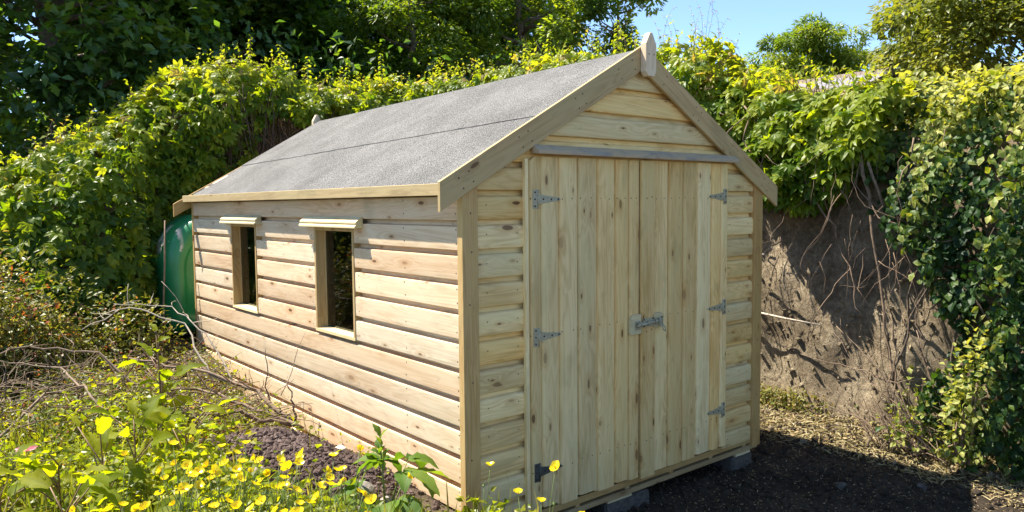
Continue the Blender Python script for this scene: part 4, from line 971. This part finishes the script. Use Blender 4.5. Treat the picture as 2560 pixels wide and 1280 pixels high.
# buttercups: a few prototypes, then copies
def buttercup_proto(k):
    r = np.random.default_rng(100+k); h = (.40, .46, .52, .58, .62, .49)[k]; root = link('buttercup', None, Matrix.Identity(4)); mb = MB()
    lean = r.normal(0, .05, 2); pts = [(lean[0]*t*t, lean[1]*t*t, h*t) for t in np.linspace(0, 1, 6)]; mb.tube(pts, np.linspace(.0022, .0013, 6).tolist(), 4)
    i = 3; a = Vector(pts[i]); br = Vector((r.normal(0, .05), r.normal(0, .05), h*.26)); mb.build('stem', M_STEMG, None, root); mb = MB(); mb.tube([a, a + br*.6, a + br], [.0014, .0012, .001], 4)
    mb.build('side_stem', M_STEMG, None, root); mb = MB(); bud = a + br; mb.add([bud + Vector(v)*.007 for v in ((1,0,0),(0,1,0),(-1,0,0),(0,-1,0),(0,0,1.3),(0,0,-.8))], [(0,1,4),(1,2,4),(2,3,4),(3,0,4),(1,0,5),(2,1,5),(3,2,5),(0,3,5)])
    mb.build('bud', M_STEMG, None, root)
    # five cupped petals and a centre
    tilt = r.normal(0, .6, 2) + np.array([.15, 0]); B = Euler((tilt[0], tilt[1], r.uniform(0, 6))).to_matrix(); top = Vector(pts[-1]); V = []; T = []; ti = []; rim = []
    for p in range(5):
        an = p*2*math.pi/5; R2 = Matrix.Rotation(an, 3, 'Z'); base = len(V); op = (1.0, .8, .95, .62, .9, 1.0)[k]*r.uniform(.85, 1.05)
        for (u, v, zz) in ((0,.002,0),(-.0085,.010,.004),(.0085,.010,.004),(-.0115,.018,.009),(0,.015,.0055),(.0115,.018,.009),(0,.0235,.011)):
            V.append(tuple(top + B @ (R2 @ Vector((u, v*op, zz*(1.9-op)))))); ti.append(r.uniform(.4, 1)); rim.append(.5)
        T += [(base, base+2, base+4), (base, base+4, base+1), (base+1, base+4, base+3), (base+4, base+2, base+5), (base+3, base+4, base+6), (base+4, base+5, base+6)]
    b = len(V)
    for q in range(6): an = q*math.pi/3; V.append(tuple(top + B @ Vector((.0045*math.cos(an), .0045*math.sin(an), .004)))); ti.append(0); rim.append(.5)
    V.append(tuple(top + B @ Vector((0, 0, .0085)))); ti.append(0); rim.append(.5)
    for q in range(6): T.append((b+q, b+(q+1) % 6, b+6))
    me = np_mesh('flower', np.array(V), np.array(T), {'tint': np.array(ti), 'rim': np.array(rim)}); link('flower', me, None, root, M_PETAL)
    P = []; F_ = []; 
    for q in range(16):
        t = r.uniform(.02, .55); P.append((lean[0]*t*t + r.normal(0, .02), lean[1]*t*t + r.normal(0, .02), h*t)); F_.append(r.normal(0, 1, 3)*[1, 1, .3] + [0, 0, .5])
    me = scatter_mesh('leaves', NARROW, np.array(P), np.array(F_), np.array([[0, 0, 1.]]*16) + r.normal(0, .4, (16, 3)), r.uniform(.04, .09, 16), r.uniform(.3, .8, 16)); tag(link('leaves', me, None, root, M_HERB), kind='stuff')
    return root
PROT = [buttercup_proto(k) for k in range(6)]; used = [False]*6
BG = 'yellow buttercups in the flower bed'
def put_buttercup(x, y_, zt, label, group=BG):
    """the flower head reaches height zt"""
    z0 = gz(x, y_); h = zt - z0; k = int(np.argmin([abs(h - q) for q in (.40, .46, .52, .58, .62, .49)])); hk = (.40, .46, .52, .58, .62, .49)[k]
    if rng.uniform() < .4: k = int(rng.integers(6)); hk = (.40, .46, .52, .58, .62, .49)[k]
    M = Matrix.Translation((x, y_, z0 - .01)) @ Matrix.Rotation(rng.uniform(0, 6.28), 4, 'Z') @ Matrix.Diagonal((1.0, 1.0, (h+.01)/hk, 1))
    if not used[k]:
        o = PROT[k]; used[k] = True; o.matrix_basis = M; WM[o] = M; tag(o, label, 'flower', group); return
    c = copy_tree(PROT[k], M, label, group); c['category'] = 'flower'
CX, CY = -2.4878, -3.4703
for i in range(145):
    a = R(39.4388) + math.atan((np.clip(rng.normal(560, 210), 20, 1000) - 1280)/1893); D = rng.uniform(2.35, 3.5)
    x, y_ = CX + D*math.sin(a), CY + D*math.cos(a)
    zt = gz(x, y_) + np.clip(rng.normal(.52, .07), .36, .68) * (1.0 if D < 3.2 else .9)
    xi = math.degrees(a)
    if xi < 16: put_buttercup(x, y_, zt, 'yellow buttercup scattered among the dock leaves at the left', 'buttercups among the dock leaves')
    elif xi < 24: put_buttercup(x, y_, zt, 'yellow buttercup in the dense cluster left of the soil heap', 'buttercups left of the soil heap')
    else: put_buttercup(x, y_, zt, 'yellow buttercup on a thin stem before the dark soil heap', 'buttercups before the soil heap')
for px, D, zt, lab in ((1197, 2.95, .54, 'single buttercup before the left corner post of the shed'), (1347, 2.9, .53, 'buttercup standing before the lower left door hinge'), (1310, 2.85, .45, 'buttercup leaning just below the lower left hinge'),
                   (1347, 2.8, .46, 'lower buttercup directly under the hinge'), (1452, 2.8, .415, 'rightmost buttercup, wide open, before the door foot'), (1330, 2.7, .40, 'buttercup near the bottom edge under the door'), (1272, 2.72, .38, 'buttercup low in front of the shed corner')):
    a = R(39.4388) + math.atan((px-1280)/1893); put_buttercup(CX + D*math.sin(a), CY + D*math.cos(a), zt, lab, 'buttercups before the shed corner')

# pink flower
root = thing('pink_flower', 'pink open flower among the weeds at the far left', 'flower', (-2.02, .95, gz(-2.02, .95))); mb = MB(); z = gz(-2.02, .95); mb.tube([(-2.02, .95, z), (-2.03, .97, z+.25), (-2.01, .99, z+.40)], [.003, .0025, .002], 5); mb.build('stem', M_STEMR, WM[root], root)
P = np.array([(-2.01, .99, z+.40)]*7); an = np.arange(7)*.9
me = scatter_mesh('petals', OVAL, P, np.stack([np.cos(an), np.sin(an), .35+0*an], 1), np.array([[-.3, -.5, .8]]*7), np.full(7, .055), rng.uniform(0, 1, 7), WM[root].translation); link('petals', me, WM[root], root, M_PINK)

# nettles and tall grasses along the crest
def nettle_proto(k):
    r = np.random.default_rng(300+k); h = .55 + .12*k; root = link('nettle', None, Matrix.Identity(4)); mb = MB()
    pts = [(r.normal(0, .012)*i, r.normal(0, .012)*i, h*i/5) for i in range(6)]; mb.tube(pts, np.linspace(.006, .002, 6).tolist(), 5); mb.build('stem', M_STEMG, None, root)
    P = []; F_ = []
    for q in range(16):
        t = .25 + .75*q/15; a = (q//1)*1.57 + (q % 2)*3.14; p = Vector(pts[0]).lerp(Vector(pts[-1]), t); 
        for e in (0, 3.14): P.append(tuple(p)); F_.append((math.cos(a+e), math.sin(a+e), -.35))
    P = np.array(P); n_ = len(P); me = scatter_mesh('leaves', OVAL, P, np.array(F_), np.array([[0, 0, 1.]]*n_) + r.normal(0, .2, (n_, 3)), np.linspace(.12, .05, n_), r.uniform(.4, .9, n_)); tag(link('leaves', me, None, root, M_CREEP), kind='stuff')
    return root
NP = [nettle_proto(k) for k in range(3)]
spots = [(1.9,6.7,.0),(2.25,6.8,.0),(2.75,6.75,.1),(3.1,6.9,.0),(3.5,6.9,.1),(4.2,6.5,.0),(4.6,6.0,.1),(4.9,5.2,.1),(4.85,4.7,.1),(4.95,4.2,.05),(4.9,3.7,.05),(1.3,6.75,-.1),(.75,6.7,-.1),(5.0,3.4,.05),(2.0,7.0,.1)]
for i, (x, y_, dz) in enumerate(spots):
    c = CQ[np.argmin((CQ[:,0]-x)**2 + (CQ[:,1]-y_)**2)]; M = Matrix.Translation((x, y_, c[2]-.28+dz)) @ Matrix.Rotation(rng.uniform(0, 6), 4, 'Z') @ Matrix.Scale(rng.uniform(.75, 1.15), 4)
    lab = 'slender nettle upright on the bank crest above the left half of the roof' if x < 3.3 else 'slender nettle upright on the bank crest behind the upper roof'
    if i < 3: NP[i].matrix_basis = M; tag(NP[i], lab, 'nettle', lab[8:])
    else: copy_tree(NP[i % 3], M, lab, lab[8:])
M_SEED = simple('seed_head', (.38, .30, .26), .9, var=.4)
tg = thing('tall_grass', 'tall wispy grasses with drooping seed heads against the blue sky', 'grass clump', (4.9, 2.2, 3.0)); mb = MB(); sh = MB()
for i in range(24):
    y0 = rng.uniform(1.35, 2.9); p = np.array([rng.uniform(4.7, 5.2), y0, 3.0]); d = np.array([rng.normal(0, .2), rng.normal(-.05, .3), 1.]); sgn = rng.choice([-1, 1], p=[.75, .25]); pts = []; h = rng.uniform(.4, 1.05)
    for j in range(9): pts.append(tuple(p)); d = norm(d + np.array([.0, sgn*(-.03 - .22*(j > 5)), -.10*(j > 5)]) + rng.normal(0, .03, 3)); p = p + d*h/8
    mb.tube(pts, np.linspace(.003, .001, 9).tolist(), 4)
    for j in range(5, 9):
        for _ in range(3):
            a = Vector(pts[j]) + Vector(rng.normal(0, .012, 3)); sh.tube([a, a + Vector((rng.normal(0, .015), rng.normal(-.02, .015), -.022))], [.0035, .001], 4)
mb.build('stalk', M_STEMG, WM[tg], tg); tag(sh.build('seed_heads', M_SEED, WM[tg], tg), kind='stuff')

# ------------------------------------------------------------------ trees behind
def tree(name, label, x, y_, zb, zc, rad, n, size, tmpl, m, tmean, clumps, cr=.3, trunk=.16, group='trees behind the bank', droop=-.25, fine_z=8.0, sd_=.16):
    root = thing(name, label, 'tree', (x, y_, zb), group); C0 = np.array([x, y_, zc]); rad = np.array(rad, float)
    cc = norm(rng.normal(0, 1, (clumps, 3)))*rng.uniform(.15, 1, (clumps, 1))**.45; k = rng.integers(0, clumps, n)
    dv = norm(rng.normal(0, 1, (n, 3)) + np.array([0, 0, .25])); rr = cr*rng.uniform(.55, 1.25, clumps)[k]*rng.uniform(.25, 1, n)**.5
    fl = np.array([1, 1, .62]); q = cc[k] + dv*rr[:, None]*fl; P = C0 + q*rad
    nr = dv*.5 + np.array([0, 0, .75]) + rng.normal(0, .32, (n, 3)); fw = dv*[1, 1, .3] + np.array([0, 0, droop]) + rng.normal(0, .35, (n, 3))
    ti = np.clip(tmean + rng.normal(0, sd_, n) + rng.normal(0, .13, clumps)[k] + .1*dv[:, 2], 0, 1)
    sc_ = size*rng.uniform(.6, 1.2, n); hi = P[:, 2] > fine_z; kp = ~hi | (rng.uniform(0, 1, n) < .25); sc_ = np.where(hi, sc_*1.5, sc_)
    me = scatter_mesh('crown', tmpl, P[kp], fw[kp], nr[kp], sc_[kp], ti[kp], WM[root].translation); tag(link('crown', me, WM[root], root, m), kind='stuff')
    mb = MB(); top = Vector((x + rng.normal(0, .2), y_, zc + rad[2]*.7)); b = Vector((x, y_, zb-.4)); pts = [b.lerp(top, t) + Vector((rng.normal(0, .06), rng.normal(0, .06), 0)) for t in np.linspace(0, 1, 7)]
    mb.tube(pts, np.linspace(trunk, trunk*.25, 7).tolist(), 8); mb.build('trunk', M_BARK, WM[root], root)
    lb = MB()
    for i in range(min(clumps, 26)):
        e = Vector(C0 + cc[i]*rad*.95); t = np.clip(((e.z - .35*abs(e.x-x) - zb)/(top.z - zb)), .15, .92); a = b.lerp(top, t); md = a.lerp(e, .5) + Vector(rng.normal(0, .12, 3)) + Vector((0, 0, -.1))
        lb.tube([a, md, e], [trunk*.32, trunk*.2, trunk*.06], 5)
    lb.build('branches', M_BARK, WM[root], root); return root
# dark trees across the left half
tree('sycamore_tree', 'big dark sycamore filling the upper left corner', -.2, 11.2, 1.8, 5.6, (2.6, 2.2, 3.9), 23000, .155, MAPLE, M_SYC, .42, 90, .26, .2)
tree('sycamore_tree', 'dark leafy sycamore above the left end of the creeper', 2.6, 12.6, 2.2, 6.0, (2.7, 2.0, 3.7), 22000, .155, MAPLE, M_SYC, .5, 85, .26, .2)
tree('sycamore_tree', 'dark sycamore left of centre with sunlit outer leaves', 4.0, 13.4, 2.4, 5.6, (1.9, 1.8, 3.2), 14000, .155, MAPLE, M_SYC, .55, 70, .26, .18)
tree('broadleaf_tree', 'light green tree with sunlit crown behind the middle of the roof', 5.7, 9.7, 2.8, 4.6, (1.7, 1.5, 2.0), 17000, .12, OVAL, M_LIGHT, .55, 46, .30, .12)
tree('broadleaf_tree', 'yellow green tree with sunny branches behind the roof slope', 7.6, 11.3, 2.8, 6.0, (2.1, 1.9, 2.7), 17000, .13, OVAL, M_LIGHT, .45, 50, .28, .14)
tree('broadleaf_tree', 'deep green tree rising left of the ridge end', 9.0, 9.9, 3.0, 5.4, (1.9, 1.8, 2.7), 17000, .13, OVAL, M_SYC, .75, 54, .27, .15)
tree('slender_tree', 'small airy tree with open twigs at the edge of the blue sky', 10.2, 8.4, 3.0, 5.6, (.95, .95, 1.9), 6500, .12, OVAL, M_SYC, .6, 28, .30, .07)
tree('broadleaf_tree', 'round bright green tree beyond the bank under the blue sky', 12.4, 5.0, 2.2, 4.2, (1.25, 1.25, 1.1), 30000, .13, NARROW, M_LIGHT, .62, 70, .27, .06)
tree('broadleaf_tree', 'small round bush left of the round bright tree', 11.6, 6.1, 2.2, 3.95, (.42, .42, .42), 3600, .11, NARROW, M_LIGHT, .4, 16, .35, .03)
tree('conifer_tree', 'feathery olive green conifer between the round tree and the dark shrub', 11.3, 2.3, 2.2, 3.7, (.7, .7, .95), 14000, .15, NARROW, M_OLIVE, .6, 40, .30, .04, droop=-.9)
tree('broadleaf_tree', 'big olive green shrub tree filling the upper right corner', 9.65, .22, 2.2, 3.85, (1.9, 1.8, 1.65), 42000, .10, OVAL, M_OLIVE, .6, 110, .25, .05)
tree('broadleaf_tree', 'second olive shrub tree behind the hedge at the right edge', 8.9, -1.9, 2.2, 4.2, (1.9, 1.8, 2.0), 20000, .11, OVAL, M_OLIVE, .6, 70, .27, .05)
# a second row closes the wood
for x, y_, lab in ((-4.2, 13.5, 'dark tree at the far left edge of the wood'), (.8, 16.5, 'dark tree deep in the wood behind the sycamores'), (4.6, 16.0, 'dark tree deep in the wood behind the centre'), (6.8, 14.2, 'dark tree standing close behind the light green tree'), (8.6, 16.0, 'dark tree deep in the wood behind the roof'), (11.8, 13.6, 'dark tree deep in the wood left of the sky gap')):
    tree('forest_tree', lab, x, y_, 2.0, 6.0, (2.6, 2.0, 4.3) if x < 11 else (1.9, 1.7, 3.6), 8000, .27, MAPLE, M_SYC, .3, 60, .30, .2, 'trees deep in the wood')
# undergrowth under the trees
def under(n):
    x = rng.uniform(-8, 12, n); y_ = rng.uniform(8.0, 15, n); return np.stack([x, y_, 2.3 + rng.uniform(0, 1.9, n)**1.2], 1)
P = under(16000); P = P[(P[:, 0]*.55 + P[:, 1] > 8.0) & ((P[:, 0] < 9) | (P[:, 1] > 10))]; n = len(P)
me = scatter_mesh('undergrowth', OVAL, P, rng.normal(0, 1, (n, 3)), np.array([0, 0, .8]) + rng.normal(0, .5, (n, 3)), rng.uniform(.1, .22, n), np.clip(rng.normal(.3, .2, n), 0, 1)); tag(link('undergrowth', me, None, None, M_SYC), kind='stuff')

# far outbuilding: only a corner of its tiled roof shows over the creeper
ob = thing('outbuilding', 'low outbuilding with brown tiled roof edge showing over the right creeper', 'building', (9.6, 3.2, 2.4))
mb = MB(); mb.box((8.7, 2.2, 1.6), (11.0, 4.4, 3.30)); mb.build('wall', simple('render_wall', (.42, .38, .33), .9, var=.2), None, ob)
mb = MB(); mb.prism([(-.15, 3.18), (1.15, 3.62), (2.45, 3.18), (2.45, 3.14), (1.15, 3.56), (-.15, 3.14)], 2.05, 4.55, lambda u, v, h: (8.7+u, h, v)); rfo = mb.build('roof', simple('slate', (.24, .23, .24), .7, var=.35, scale=12), None, ob)
for i in range(10):
    mb = MB(); y0 = 2.05 + i*.25; mb.prism([(-.06, -.02), (0, .05), (.06, -.02)], y0+.004, y0+.246, lambda u, v, h: (9.85+u, h, 3.62+v)); mb.build('ridge_tile', simple('clay_tile', (.20, .15, .12), .8, var=.3) if i == 0 else bpy.data.materials['clay_tile'], None, rfo)
